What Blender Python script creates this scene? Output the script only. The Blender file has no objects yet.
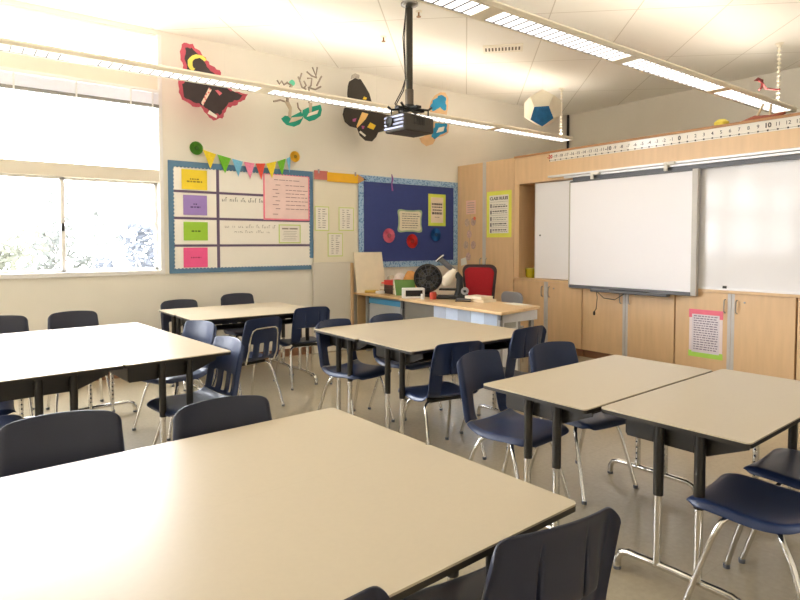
import bpy, bmesh, math, random
from mathutils import Vector, Matrix
random.seed(7)
PI = math.pi
SC = bpy.context.scene
COL = SC.collection

# ------------------------------------------------------------------ materials
def lin(c):
    r = []
    for v in c:
        v = v / 255.0
        r.append(v / 12.92 if v <= 0.04045 else ((v + 0.055) / 1.055) ** 2.4)
    return (r[0], r[1], r[2], 1.0)

MATS = {}
def mat(name, rgb, rough=0.5, metal=0.0, var=0.04, scale=8.0, bump=0.0, spec=0.5, stretch=None, coat=0.0):
    if name in MATS:
        return MATS[name]
    m = bpy.data.materials.new(name)
    m.use_nodes = True
    nt = m.node_tree
    b = nt.nodes['Principled BSDF']
    tc = nt.nodes.new('ShaderNodeTexCoord')
    mp = nt.nodes.new('ShaderNodeMapping')
    if stretch:
        mp.inputs['Scale'].default_value = stretch
    nz = nt.nodes.new('ShaderNodeTexNoise')
    nz.inputs['Scale'].default_value = scale
    nz.inputs['Detail'].default_value = 4
    nt.links.new(tc.outputs['Object'], mp.inputs['Vector'])
    nt.links.new(mp.outputs['Vector'], nz.inputs['Vector'])
    rp = nt.nodes.new('ShaderNodeValToRGB')
    c = lin(rgb)
    rp.color_ramp.elements[0].position = 0.3
    rp.color_ramp.elements[1].position = 0.7
    rp.color_ramp.elements[0].color = tuple(max(0, v * (1 - var)) for v in c[:3]) + (1,)
    rp.color_ramp.elements[1].color = tuple(min(1, v * (1 + var)) for v in c[:3]) + (1,)
    nt.links.new(nz.outputs['Fac'], rp.inputs['Fac'])
    nt.links.new(rp.outputs['Color'], b.inputs['Base Color'])
    b.inputs['Roughness'].default_value = rough
    b.inputs['Metallic'].default_value = metal
    b.inputs['Specular IOR Level'].default_value = spec
    b.inputs['Coat Weight'].default_value = coat
    if bump:
        bp = nt.nodes.new('ShaderNodeBump')
        bp.inputs['Strength'].default_value = bump
        bp.inputs['Distance'].default_value = 0.01
        nt.links.new(nz.outputs['Fac'], bp.inputs['Height'])
        nt.links.new(bp.outputs['Normal'], b.inputs['Normal'])
    MATS[name] = m
    return m

def emit(name, rgb, s):
    m = bpy.data.materials.new(name); m.use_nodes = True
    nt = m.node_tree; nt.nodes.clear()
    e = nt.nodes.new('ShaderNodeEmission'); o = nt.nodes.new('ShaderNodeOutputMaterial')
    e.inputs['Color'].default_value = lin(rgb); e.inputs['Strength'].default_value = s
    nt.links.new(e.outputs[0], o.inputs['Surface'])
    return m

def glass_mat():
    m = bpy.data.materials.new('window_glass'); m.use_nodes = True
    nt = m.node_tree; nt.nodes.clear()
    t = nt.nodes.new('ShaderNodeBsdfTransparent'); g = nt.nodes.new('ShaderNodeBsdfGlossy')
    g.inputs['Roughness'].default_value = 0.02
    f = nt.nodes.new('ShaderNodeFresnel')
    ge = nt.nodes.new('ShaderNodeNewGeometry'); mr = nt.nodes.new('ShaderNodeMapRange')   # thin pane: same reflectance from either side
    mr.inputs['To Min'].default_value = 1.45; mr.inputs['To Max'].default_value = 1 / 1.45
    nt.links.new(ge.outputs['Backfacing'], mr.inputs['Value']); nt.links.new(mr.outputs[0], f.inputs['IOR'])
    x = nt.nodes.new('ShaderNodeMixShader'); o = nt.nodes.new('ShaderNodeOutputMaterial')
    nt.links.new(f.outputs[0], x.inputs[0]); nt.links.new(t.outputs[0], x.inputs[1]); nt.links.new(g.outputs[0], x.inputs[2])
    nt.links.new(x.outputs[0], o.inputs['Surface'])
    return m

def ceiling_mat():
    m = bpy.data.materials.new('acoustic_ceiling_tiles'); m.use_nodes = True
    nt = m.node_tree; b = nt.nodes['Principled BSDF']
    tc = nt.nodes.new('ShaderNodeTexCoord'); mp = nt.nodes.new('ShaderNodeMapping')
    a = math.radians(43.5)
    mp.inputs['Location'].default_value = (0, .19, 0); mp.inputs['Rotation'].default_value = (0, 0, a)   # grid runs on the diagonal of the room
    nt.links.new(tc.outputs['Object'], mp.inputs['Vector'])
    br = nt.nodes.new('ShaderNodeTexBrick')
    br.offset = 0.0
    br.inputs['Scale'].default_value = 1.0
    br.inputs['Brick Width'].default_value = 0.865
    br.inputs['Row Height'].default_value = 1.63
    br.inputs['Mortar Size'].default_value = 0.007
    br.inputs['Mortar Smooth'].default_value = 0.3
    br.inputs['Color1'].default_value = lin((248, 245, 237)); br.inputs['Color2'].default_value = lin((247, 243, 235))
    br.inputs['Mortar'].default_value = lin((216, 210, 198))
    nt.links.new(mp.outputs['Vector'], br.inputs['Vector'])
    nt.links.new(br.outputs['Color'], b.inputs['Base Color'])
    b.inputs['Roughness'].default_value = 0.9
    return m

def floor_mat():
    m = bpy.data.materials.new('polished_vinyl_floor'); m.use_nodes = True
    nt = m.node_tree; b = nt.nodes['Principled BSDF']
    tc = nt.nodes.new('ShaderNodeTexCoord')
    br = nt.nodes.new('ShaderNodeTexBrick'); br.offset = 0.0
    br.inputs['Scale'].default_value = 1.0
    br.inputs['Brick Width'].default_value = 0.305; br.inputs['Row Height'].default_value = 0.305
    br.inputs['Mortar Size'].default_value = 0.001
    br.inputs['Color1'].default_value = lin((186, 173, 148)); br.inputs['Color2'].default_value = lin((183, 170, 145))
    br.inputs['Mortar'].default_value = lin((174, 161, 137))
    nt.links.new(tc.outputs['Object'], br.inputs['Vector'])
    nz = nt.nodes.new('ShaderNodeTexNoise'); nz.inputs['Scale'].default_value = 40; nz.inputs['Detail'].default_value = 5
    nt.links.new(tc.outputs['Object'], nz.inputs['Vector'])
    mx = nt.nodes.new('ShaderNodeMixRGB'); mx.blend_type = 'MULTIPLY'; mx.inputs[0].default_value = 0.25
    nt.links.new(br.outputs['Color'], mx.inputs[1]); nt.links.new(nz.outputs['Fac'], mx.inputs[2])
    nt.links.new(mx.outputs[0], b.inputs['Base Color'])
    n2 = nt.nodes.new('ShaderNodeTexNoise'); n2.inputs['Scale'].default_value = 1.2
    nt.links.new(tc.outputs['Object'], n2.inputs['Vector'])
    mr = nt.nodes.new('ShaderNodeMapRange'); mr.inputs['To Min'].default_value = 0.12; mr.inputs['To Max'].default_value = 0.22
    nt.links.new(n2.outputs['Fac'], mr.inputs['Value']); nt.links.new(mr.outputs[0], b.inputs['Roughness'])
    return m

def border_pattern_mat(name, c1, c2, scale):
    m = bpy.data.materials.new(name); m.use_nodes = True
    nt = m.node_tree; b = nt.nodes['Principled BSDF']
    tc = nt.nodes.new('ShaderNodeTexCoord')
    v = nt.nodes.new('ShaderNodeTexVoronoi'); v.inputs['Scale'].default_value = scale
    nt.links.new(tc.outputs['Object'], v.inputs['Vector'])
    rp = nt.nodes.new('ShaderNodeValToRGB'); rp.color_ramp.interpolation = 'CONSTANT'
    rp.color_ramp.elements[0].color = lin(c1); rp.color_ramp.elements[1].color = lin(c2); rp.color_ramp.elements[1].position = 0.42
    nt.links.new(v.outputs['Distance'], rp.inputs['Fac']); nt.links.new(rp.outputs['Color'], b.inputs['Base Color'])
    b.inputs['Roughness'].default_value = 0.6
    return m

M = dict(
    wall=mat('cream_wall_paint', (233, 228, 217), 0.75, var=0.015, scale=3),
    frame=mat('white_window_frame', (232, 230, 228), 0.4, var=0.01),
    reveal=mat('window_band_paint', (222, 213, 198), 0.6, var=0.01),
    maple=mat('maple_laminate', (222, 188, 146), 0.35, var=0.05, scale=3.0, stretch=(6, 6, 0.8)),
    maple_dark=mat('maple_edge', (178, 128, 82), 0.45, var=0.06, scale=6, stretch=(6, 6, 1)),
    kick=mat('brown_kick_board', (140, 100, 74), 0.5),
    navy=mat('navy_plastic', (33, 48, 83), 0.36, var=0.05, scale=3),
    navy_grey=mat('charcoal_navy_plastic', (40, 44, 62), 0.4, var=0.05, scale=3),
    chrome=mat('chrome_tube', (215, 212, 206), 0.16, 1.0, var=0.02),
    steel=mat('brushed_steel', (170, 170, 172), 0.35, 1.0, var=0.03),
    table=mat('beige_table_laminate', (192, 179, 155), 0.30, var=0.012, scale=60, spec=0.32),
    tedge=mat('dark_table_edging', (38, 33, 26), 0.45),
    tdark=mat('dark_brown_metal', (36, 32, 26), 0.38, var=0.05),
    black=mat('black_plastic', (24, 24, 26), 0.4),
    white=mat('white_plastic', (238, 238, 238), 0.4, var=0.01),
    wboard=mat('whiteboard_enamel', (238, 237, 240), 0.10, var=0.006, scale=2, spec=0.3),
    screen=mat('interactive_board_surface', (248, 247, 253), 0.45, var=0.005, scale=2, spec=0.3),
    grey=mat('grey_plastic', (150, 150, 152), 0.45),
    dgrey=mat('dark_grey_plastic', (92, 94, 100), 0.4),
    alu=mat('aluminium_rail', (226, 225, 226), 0.35, 0.25, var=0.02),
    paper=mat('white_paper', (238, 234, 224), 0.7, var=0.01),
    fixture=mat('cream_fixture_metal', (240, 232, 214), 0.4, var=0.01),
    ink=mat('dark_ink', (52, 50, 54), 0.7),
    ink_soft=mat('pale_grey_ink', (150, 142, 138), 0.7),
)
M['glass'] = glass_mat()
M['lens'] = emit('lit_fixture_lens', (255, 250, 242), 1.6)
M['uplight'] = emit('lit_fixture_top', (255, 244, 228), 10.0)

# ------------------------------------------------------------------ mesh builder
class MB:
    def __init__(self):
        self.bm = bmesh.new()
    def box(self, x0, x1, y0, y1, z0, z1, mi=0, T=None):
        v = [self.bm.verts.new((x, y, z)) for z in (z0, z1) for y in (y0, y1) for x in (x0, x1)]
        for f in ((0, 1, 3, 2), (4, 6, 7, 5), (0, 4, 5, 1), (2, 3, 7, 6), (0, 2, 6, 4), (1, 5, 7, 3)):
            q = self.bm.faces.new([v[i] for i in f]); q.material_index = mi
        if T is not None:
            bmesh.ops.transform(self.bm, matrix=T, verts=v)
        return self
    def prism(self, pts, d, mi=0):
        """closed prism: 3D outline pts extruded by vector d"""
        d = Vector(d)
        a = [self.bm.verts.new(p) for p in pts]; b = [self.bm.verts.new(Vector(p) + d) for p in pts]
        n = len(pts)
        fs = [self.bm.faces.new(a), self.bm.faces.new(b[::-1])]
        for i in range(n):
            fs.append(self.bm.faces.new((a[i], b[i], b[(i + 1) % n], a[(i + 1) % n])))
        for f in fs: f.material_index = mi
        return self
    def tube(self, pts, r, n=10, mi=0, rs=None, cap=True):
        pts = [Vector(p) for p in pts]
        rings = []
        up = None
        for i, p in enumerate(pts):
            t = (pts[min(i + 1, len(pts) - 1)] - pts[max(i - 1, 0)]).normalized()
            if up is None:
                up = Vector((0, 0, 1)) if abs(t.z) < 0.9 else Vector((1, 0, 0))
            a = (up - t * up.dot(t)).normalized(); b = t.cross(a); up = a
            rr = rs[i] if rs else r
            rings.append([self.bm.verts.new(p + (a * math.cos(2 * PI * k / n) + b * math.sin(2 * PI * k / n)) * rr) for k in range(n)])
        for i in range(len(rings) - 1):
            for k in range(n):
                f = self.bm.faces.new((rings[i][k], rings[i][(k + 1) % n], rings[i + 1][(k + 1) % n], rings[i + 1][k])); f.material_index = mi
        if cap:
            for rg in (rings[0][::-1], rings[-1]):
                f = self.bm.faces.new(rg); f.material_index = mi
        return self
    def lathe(self, prof, c=(0, 0, 0), n=20, mi=0, T=None):
        rings = []; allv = []
        for r, z in prof:
            ring = [self.bm.verts.new((c[0] + r * math.cos(2 * PI * k / n), c[1] + r * math.sin(2 * PI * k / n), c[2] + z)) for k in range(n)]
            rings.append(ring); allv += ring
        for i in range(len(rings) - 1):
            for k in range(n):
                f = self.bm.faces.new((rings[i][k], rings[i][(k + 1) % n], rings[i + 1][(k + 1) % n], rings[i + 1][k])); f.material_index = mi
        for rg in (rings[0][::-1], rings[-1]):
            f = self.bm.faces.new(rg); f.material_index = mi
        if T is not None:
            bmesh.ops.transform(self.bm, matrix=T, verts=allv)
        return self
    def mesh(self, me, T, mi=0):
        n0 = len(self.bm.verts); f0 = len(self.bm.faces)
        self.bm.from_mesh(me)
        self.bm.verts.ensure_lookup_table(); self.bm.faces.ensure_lookup_table()
        bmesh.ops.transform(self.bm, matrix=T, verts=self.bm.verts[n0:])
        for f in self.bm.faces[f0:]: f.material_index = mi
        return self
    def build(self, name, mats, parent=None, bevel=0, smooth=35, subsurf=0, recalc=True):
        me = bpy.data.meshes.new(name)
        if recalc:
            bmesh.ops.recalc_face_normals(self.bm, faces=self.bm.faces)
        self.bm.to_mesh(me); self.bm.free()
        for m in (mats if isinstance(mats, (list, tuple)) else [mats]): me.materials.append(m)
        if smooth:
            me.shade_smooth(); me.set_sharp_from_angle(angle=math.radians(smooth))
        o = bpy.data.objects.new(name, me); COL.objects.link(o)
        if parent is not None: o.parent = parent
        if bevel:
            b = o.modifiers.new('edge', 'BEVEL'); b.width = bevel; b.segments = 2; b.limit_method = 'ANGLE'; b.harden_normals = False
        if subsurf:
            s = o.modifiers.new('smooth', 'SUBSURF'); s.levels = subsurf; s.render_levels = subsurf
        return o

def tag(o, label, cat, group=None, kind=None):
    o['label'] = label; o['category'] = cat
    if group: o['group'] = group
    if kind: o['kind'] = kind
    return o
def thing(name, label, cat, loc=(0, 0, 0), rz=0.0, group=None):
    o = bpy.data.objects.new(name, None); o.empty_display_size = 0.1
    COL.objects.link(o); o.location = loc; o.rotation_euler = (0, 0, rz)
    return tag(o, label, cat, group)
def struct(o):
    o['kind'] = 'structure'; return o
def dup(o, parent=None):
    c = o.copy(); COL.objects.link(c)
    if parent is not None: c.parent = parent
    for ch in list(o.children): dup(ch, c)
    return c

def text_mesh(s, size, bold=0.0):
    cu = bpy.data.curves.new('lettering', 'FONT'); cu.body = s; cu.size = size; cu.align_x = 'CENTER'; cu.align_y = 'CENTER'
    cu.extrude = 0.0006; cu.offset = bold; cu.resolution_u = 3
    o = bpy.data.objects.new('lettering', cu); COL.objects.link(o)
    dg = bpy.context.evaluated_depsgraph_get()
    me = bpy.data.meshes.new_from_object(o.evaluated_get(dg))
    bpy.data.objects.remove(o); bpy.data.curves.remove(cu)
    return me

XC, YW, ZC = 6.40, 6.95, 3.85      # cabinet fronts, window wall, ceiling
XR, XL, YB = 9.20, -8.2, -2.6
def TL(x, z, d=0.0):               # text frame on the window wall, reading along +x
    return Matrix(((1, 0, 0, x), (0, 0, -1, YW - d), (0, 1, 0, z), (0, 0, 0, 1)))
def TR(y, z, x):                   # text frame on a face looking towards -x, reading along -y
    return Matrix(((0, 0, -1, x), (-1, 0, 0, y), (0, 1, 0, z), (0, 0, 0, 1)))
def wl(mb, pts, d0, d1, mi=0):     # outline (x, z) standing off the window wall between depths d0 and d1
    return mb.prism([(x, YW - d0, z) for x, z in pts], (0, -(d1 - d0), 0), mi)
def wr(mb, pts, x0, x1, mi=0):     # outline (y, z) between planes x0 and x1
    return mb.prism([(x0, y, z) for y, z in pts], (x1 - x0, 0, 0), mi)
def rect(a, b, c, d): return [(a, c), (b, c), (b, d), (a, d)]
def scribble(mb, x0, x1, z, h, put, seed, gap=0.012):
    """a run of dashes like small unreadable writing"""
    rd = random.Random(seed); x = x0
    while x < x1:
        w = rd.uniform(0.012, 0.05)
        put(x, min(x + w, x1), z - h / 2 * rd.uniform(.6, 1), z + h / 2)
        x += w + gap

# ------------------------------------------------------------------ room shell
struct(MB().box(XL, XR + .1, YB, YW + .25, -0.12, 0).build('floor', floor_mat(), smooth=0))
struct(MB().box(XL, XR + .1, YB, YW + .25, ZC, ZC + .12).build('ceiling', ceiling_mat(), smooth=0))
struct(MB().box(XR, XR + .12, YB, YW + .25, 0, ZC).build('wall_right', M['wall'], smooth=0))
struct(MB().box(XL - .12, XL, YB - .12, YW + .25, -.12, ZC + .12).build('wall_left', M['wall'], smooth=0))
struct(MB().box(XL, XR + .12, YB - .12, YB, -.12, ZC + .12).build('wall_rear', M['wall'], smooth=0))
# window wall: solid right of the windows, apron below, header strip above, post between the two windows
WT = 0.22
w = MB()
W1 = (-0.22, 1.90); W2 = (-2.75, -0.52); W3 = (-5.20, -3.05); W4 = (-7.65, -5.50); ZS, ZT = 1.15, 3.80
w.box(W1[1], XR, YW, YW + WT, 0, ZC)
w.box(XL, W1[1], YW, YW + WT, 0, ZS)
w.box(XL, W1[1], YW, YW + WT, ZT, ZC)
for xa, xb in ((W2[1], W1[0]), (W3[1], W2[0]), (W4[1], W3[0]), (XL, W4[0])): w.box(xa, xb, YW, YW + WT, ZS, ZT)
struct(w.build('wall_front', M['wall'], smooth=0))
struct(MB().box(XR - .012, XR, YB, YW, 0, .1).build('baseboard_right', M['kick'], smooth=0))
struct(MB().box(XL, 4.4, YW - .012, YW, 0, .1).build('baseboard_front', M['kick'], smooth=0))

def window(n, x0, x1):
    y0, y1 = YW + .03, YW + .10
    xm = x0 + (x1 - x0) * 0.525
    fr = MB()
    fr.box(x0, x1, YW - .02, YW + .14, ZS - .03, ZS + .02)                 # sill rail
    fr.box(x0, x1, YW + .02, YW + .14, ZT - .03, ZT)
    for xa in (x0, x1 - .045): fr.box(xa, xa + .045, YW - .012, YW + .14, ZS, ZT)
    o = fr.build('window_%d' % n, M['frame'], bevel=.004); struct(o)
    b = MB()
    b.box(x0 + .03, x1 - .03, YW + .005, YW + .14, 2.16, 2.30)              # transom band
    b.box(x0 + .03, x1 - .03, YW - .0, YW + .16, 3.19, 3.385)               # header band under the clerestory
    b.build('band', M['reveal'], o, bevel=.004)
    s = MB()                                                                # the two lower sashes
    for (a, c, yy) in ((x0 + .04, xm + .03, YW + .045), (xm - .012, x1 - .04, YW + .085)):
        s.box(a, c, yy, yy + .03, ZS + .02, ZS + .05); s.box(a, c, yy, yy + .03, 2.135, 2.165)
        s.box(a, a + .04, yy, yy + .03, ZS + .02, 2.16); s.box(c - .04, c, yy, yy + .03, ZS + .02, 2.16)
    s.build('sash', M['frame'], o, bevel=.003)
    MB().box(xm - .005, xm + .02, YW + .02, YW + .05, 1.60, 1.68).build('latch', M['black'], o, bevel=.003)
    for (a, c, za, zb, yy) in ((x0 + .05, xm + .0, ZS + .04, 2.15, YW + .06), (xm, x1 - .05, ZS + .04, 2.15, YW + .10), (x0 + .04, x1 - .04, 2.29, 3.20, YW + .09), (x0 + .04, x1 - .04, 3.38, ZT - .02, YW + .09)):
        MB().box(a, c, yy, yy + .005, za, zb).build('glass_pane', M['glass'], o, smooth=0)
    return o
window(1, *W1); window(2, *W2); window(3, *W3); window(4, *W4)

BL = dict(slat=mat('pale_blind_slat', (238, 236, 240), 0.45, var=0.01), rail=mat('blind_bottom_rail', (140, 136, 134), 0.45))
def blind(x0, x1, label):
    t = thing('window_blind', label, 'blind', ((x0 + x1) / 2, YW - .01, 3.18), group='raised venetian blinds')
    L = (x1 - x0) / 2
    MB().box(-L, L, -.035, .03, -.035, .0).build('headrail', M['frame'], t, bevel=.003)
    s = MB()
    for k in range(11):
        z = -.045 - k * .0105
        s.box(-L + .005, L - .005, -.028, .022, z - .0055, z)
    s.build('slats', BL['slat'], t, smooth=0)
    MB().box(-L + .002, L - .002, -.03, .026, -.196, -.163).build('bottom_rail', BL['rail'], t, bevel=.003)
    for u in (-.86, -.33, .2, .71, .93):
        MB().box(u * L - .008, u * L + .008, -.0365, -.0305, -.20, -.036).build('ladder_tape', M['frame'], t, smooth=0)
blind(-.19, 1.86, 'white slatted blind pulled up under the header band of the right-hand window')
blind(-2.72, -.55, 'white slatted blind pulled up at the window beyond the left edge')

# ------------------------------------------------------------------ outdoors beyond the windows
struct(MB().box(-30, 25, YW + .6, 45, -.6, -.45).build('ground_outside', mat('dry_grass_ground', (150, 150, 130), 0.9), smooth=0))
def leaf_mat(rgb):
    m = mat('leaf_%d_%d_%d' % rgb, rgb, 0.8, var=0.12, scale=3, spec=.1)
    nt = m.node_tree; b = nt.nodes['Principled BSDF']; o = nt.nodes['Material Output']
    tr = nt.nodes.new('ShaderNodeBsdfTranslucent'); mx = nt.nodes.new('ShaderNodeMixShader'); mx.inputs[0].default_value = .5
    nt.links.new(b.inputs['Base Color'].links[0].from_socket, tr.inputs['Color'])
    nt.links.new(b.outputs[0], mx.inputs[1]); nt.links.new(tr.outputs[0], mx.inputs[2]); nt.links.new(mx.outputs[0], o.inputs['Surface'])
    return m
def tree(x, y, h, r, rgb, label, seed):
    rd = random.Random(seed)
    t = thing('tree', label, 'tree', (x, y, -.45), group='trees outside the windows')
    tr = MB(); tr.tube([(0, 0, 0), (.05, 0, h * .3), (-.04, .05, h * .62)], .1, 8, rs=[.14, .1, .05])
    for a in range(5):
        an = a * 1.3; tr.tube([(0, 0, h * (.3 + .05 * a)), (math.cos(an) * r * .6, math.sin(an) * r * .6, h * (.55 + .06 * a))], .03, 6, rs=[.05, .015])
    tr.build('trunk', mat('grey_bark', (150, 146, 140), 0.9), t)
    f = MB()
    cl = [(rd.gauss(0, r * .45), rd.gauss(0, r * .45), h * .62 + rd.gauss(0, h * .17), rd.uniform(.25, .5) * r) for _ in range(18)]
    for cx, cy, cz, cr in cl:
        for _ in range(40):
            d = Vector((rd.gauss(0, 1), rd.gauss(0, 1), rd.gauss(0, 1))).normalized() * cr * rd.uniform(.55, 1)
            p = Vector((cx, cy, max(cz, .4))) + d
            if p.z < .15: continue
            a = Vector((rd.gauss(0, 1), rd.gauss(0, 1), rd.gauss(0, 1))).normalized(); b = a.orthogonal().normalized()
            s = rd.uniform(.07, .13)
            vs = [f.bm.verts.new(p + a * s), f.bm.verts.new(p + b * s * .5), f.bm.verts.new(p - a * s), f.bm.verts.new(p - b * s * .5)]
            f.bm.faces.new(vs)
    f.build('foliage', leaf_mat(rgb), t, smooth=0, recalc=False)
tree(.25, 12.5, 2.6, .9, (98, 99, 88), 'pale yellow-green bush seen through the left sliding pane', 1)
tree(2.1, 16.5, 3.0, .9, (94, 96, 92), 'low pale bush near the middle mullion seen through glass', 2)
tree(3.4, 13.6, 2.3, .9, (90, 93, 99), 'bluish pale bush seen through the right sliding pane', 3)
tree(-3.2, 12.5, 3.0, 1.0, (98, 99, 88), 'pale bush outside, farthest left of the row', 4)
tree(5.6, 17.5, 3.4, 1.1, (94, 96, 93), 'pale bush outside behind the right window frame', 5)

# ------------------------------------------------------------------ cabinet wall
def handle(parent, y, z0, z1, x=XC):
    MB().tube([(x, y, z0), (x - .03, y, z0 + .012), (x - .034, y, (z0 + z1) / 2), (x - .03, y, z1 - .012), (x, y, z1)], .006, 8).build('handle', M['steel'], parent)
def cabinet(name, label, y0, y1, z0, z1, hz, group=None, key=True, depth=.6):
    t = thing(name, label, 'cabinet', (0, 0, 0), group=group)
    c = MB()
    c.box(XC + .02, XC + depth, y0 + .002, y0 + .02, z0, z1); c.box(XC + .02, XC + depth, y1 - .02, y1 - .002, z0, z1)
    c.box(XC + .02, XC + depth, y0 + .02, y1 - .02, z0, z0 + .02); c.box(XC + .02, XC + depth, y0 + .02, y1 - .02, z1 - .02, z1)
    c.box(XC + depth - .015, XC + depth, y0 + .02, y1 - .02, z0 + .02, z1 - .02)
    c.build('carcass', M['maple'], t)
    MB().box(XC + .05, XC + .08, y0 + .002, y1 - .002, .001, z0).build('plinth', M['kick'], t)
    ym = (y0 + y1) / 2
    for a, b, s in ((y0 + .004, ym - .002, -1), (ym + .002, y1 - .004, 1)):
        d = MB().box(XC, XC + .019, a, b, z0 + .003, z1 - .003).build('door', M['maple'], t, bevel=.0015)
        e = MB().box(XC - .0015, XC + .003, (a if s > 0 else b - .032), (a + .032 if s > 0 else b), z0 + .003, z1 - .003)
        e.build('edge_strip', mat('pale_grey_strip', (200, 196, 194), 0.4), d, smooth=0)
        handle(d, ym + s * .058, hz, hz + .14)
        if key and s < 0:
            MB().lathe([(.009, 0), (.009, .006), (.004, .008)], T=Matrix.Translation((XC, ym - .13, hz + .12)) @ Matrix.Rotation(-PI / 2, 4, 'Y')).build('lock', M['steel'], d)
    return t
G = 'base cabinets along the whiteboard wall'
cabinet('tall_cabinet', 'tall maple two-door storage cabinet in the corner beside the navy board', 5.755, 6.94, .10, 2.69, 1.10, key=False)
cabinet('base_cabinet', 'maple base cabinet behind the right end of the teacher desk', 4.595, 5.745, .10, .945, .74, G)
cabinet('base_cabinet', 'maple base cabinet below the interactive board with a cable dangling over it', 3.375, 4.585, .10, .945, .74, G)
cabinet('base_cabinet', 'maple base cabinet with the pink and green sheet taped to its door', 2.185, 3.365, .10, .945, .74, G)
cabinet('base_cabinet', 'maple base cabinet at the right edge beyond the right-hand whiteboard', 1.005, 2.175, .10, .945, .74, G)
tag(MB().box(XC - .015, XC + .6, 1.0, 5.75, .945, .975).build('counter_ledge', [M['maple']], bevel=.003), 'long maple counter ledge running above the base cabinets', 'ledge')
# recess above the ledge, closed by the soffit
t = thing('wall_niche', 'maple lined shelf niche left of the sliding whiteboards holding a yellow tub', 'niche')
MB().box(XC, XC + .6, 5.66, 5.752, .976, 2.30).build('side_panel', M['maple'], t, bevel=.002)
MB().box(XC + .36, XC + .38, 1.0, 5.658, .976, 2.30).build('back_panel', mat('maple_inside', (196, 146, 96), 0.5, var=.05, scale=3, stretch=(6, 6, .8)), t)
sof = thing('soffit_panel', 'maple soffit panel above the whiteboards under the number line', 'panel')
MB().box(XC, XC + .6, 1.0, 5.752, 2.302, 2.672).build('panel', M['maple'], sof, bevel=.002)
MB().box(XC - .012, XC + .62, 1.0, 5.752, 2.673, 2.70).build('top_edge', M['maple_dark'], sof, bevel=.002)
tag(MB().box(XC + .62, XC + .74, 1.0, 6.94, 0, 2.66).build('partition', M['wall'], smooth=0), 'cream partition standing behind the maple cabinets', 'partition')

# sliding whiteboards, rail
t = thing('whiteboard', 'narrow white sliding board between the shelf niche and the interactive board', 'whiteboard', group='sliding whiteboards')
MB().box(XC + .04, XC + .055, 4.55, 5.40, .985, 2.29).build('board', M['wboard'], t, smooth=0)
MB().box(XC + .036, XC + .057, 5.388, 5.402, .98, 2.295).build('edge_trim', M['alu'], t, smooth=0)
MB().lathe([(.012, 0), (.012, .008), (.006, .011)], T=Matrix.Translation((XC + .04, 5.31, 1.575)) @ Matrix.Rotation(-PI / 2, 4, 'Y')).build('pull_knob', M['dgrey'], t)
t = thing('whiteboard', 'large glossy whiteboard right of the interactive board reflecting the windows', 'whiteboard', group='sliding whiteboards')
MB().box(XC + .02, XC + .035, 1.0, 3.25, .985, 2.29).build('board', M['wboard'], t, smooth=0)
MB().box(XC + .0, XC + .036, 1.0, 3.25, .976, .99).build('edge_trim', M['alu'], t, smooth=0)
t = thing('board_rail', 'grey double aluminium rail above the whiteboards', 'rail')
for k, (za, zb, xa) in enumerate(((2.342, 2.368, .05), (2.312, 2.338, .035))):
    MB().box(XC - xa, XC - .001, 1.0, 5.12 - k * .25, za, zb).build('track', M['alu'], t, bevel=.003)
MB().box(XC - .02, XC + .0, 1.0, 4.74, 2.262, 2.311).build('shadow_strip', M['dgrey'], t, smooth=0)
tag(MB().box(XC - .075, XC - .052, 4.40, 4.44, 2.25, 2.345).box(XC - .075, XC - .052, 4.32, 4.40, 2.315, 2.345).build('rail_clip', M['paper'], bevel=.004), 'small white clip hooked on the rail above the left corner of the interactive board', 'clip')
tag(MB().box(XC - .075, XC - .052, 3.45, 3.49, 2.27, 2.37).box(XC - .075, XC - .052, 3.37, 3.45, 2.335, 2.37).build('rail_clip', M['paper'], bevel=.004), 'small white clip hooked on the rail above the right corner of the interactive board', 'clip')
tag(MB().box(XC + .006, XC + .02, 2.83, 2.87, .992, 1.02).build('marker_cap', M['black'], bevel=.004), 'tiny black marker cap on the ledge below the right whiteboard', 'cap')

t = thing('interactive_board', 'large wall-mounted interactive whiteboard with grey frame above the base cabinets', 'interactive whiteboard')
x0 = XC - .07
MB().box(x0, XC - .021, 3.16, 4.74, .935, 2.245).build('screen', M['screen'], t, smooth=0)
for ya, yb in ((3.105, 3.165), (4.735, 4.752)): MB().box(x0 - .008, XC - .021, ya, yb, .90, 2.262).build('side_frame', mat('warm_grey_frame', (192, 188, 182), .4), t, bevel=.004)
MB().box(x0 - .012, XC - .021, 3.165, 4.735, .895, .937).build('bottom_frame', M['dgrey'], t, bevel=.005)
MB().box(x0 - .012, XC - .021, 3.165, 4.735, 2.242, 2.262).build('top_frame', M['dgrey'], t, bevel=.004)
MB().box(XC - .021, XC + .019, 3.3, 4.6, 1.1, 2.1).build('mount', M['dgrey'], t, smooth=0)
p = MB().box(x0 - .10, x0 - .013, 3.38, 4.36, .872, .905).build('pen_tray', M['dgrey'], t, bevel=.01)
MB().box(x0 - .09, x0 - .03, 3.62, 4.1, .906, .914).build('tray_recess', M['black'], p, bevel=.003)
tag(MB().tube([(x0 - .05, 4.30, .872), (x0 - .045, 4.29, .80), (x0 - .05, 4.30, .66), (x0 - .05, 4.33, .62)], .005, 6).box(x0 - .058, x0 - .042, 4.318, 4.338, .58, .625)
    .tube([(x0 - .05, 4.29, .872), (x0 - .045, 4.2, .80), (x0 - .045, 4.05, .79), (x0 - .05, 3.92, .872)], .005, 6).build('data_cable', M['black']), 'thin black cable looping below the pen tray of the interactive board', 'cable')

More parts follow.
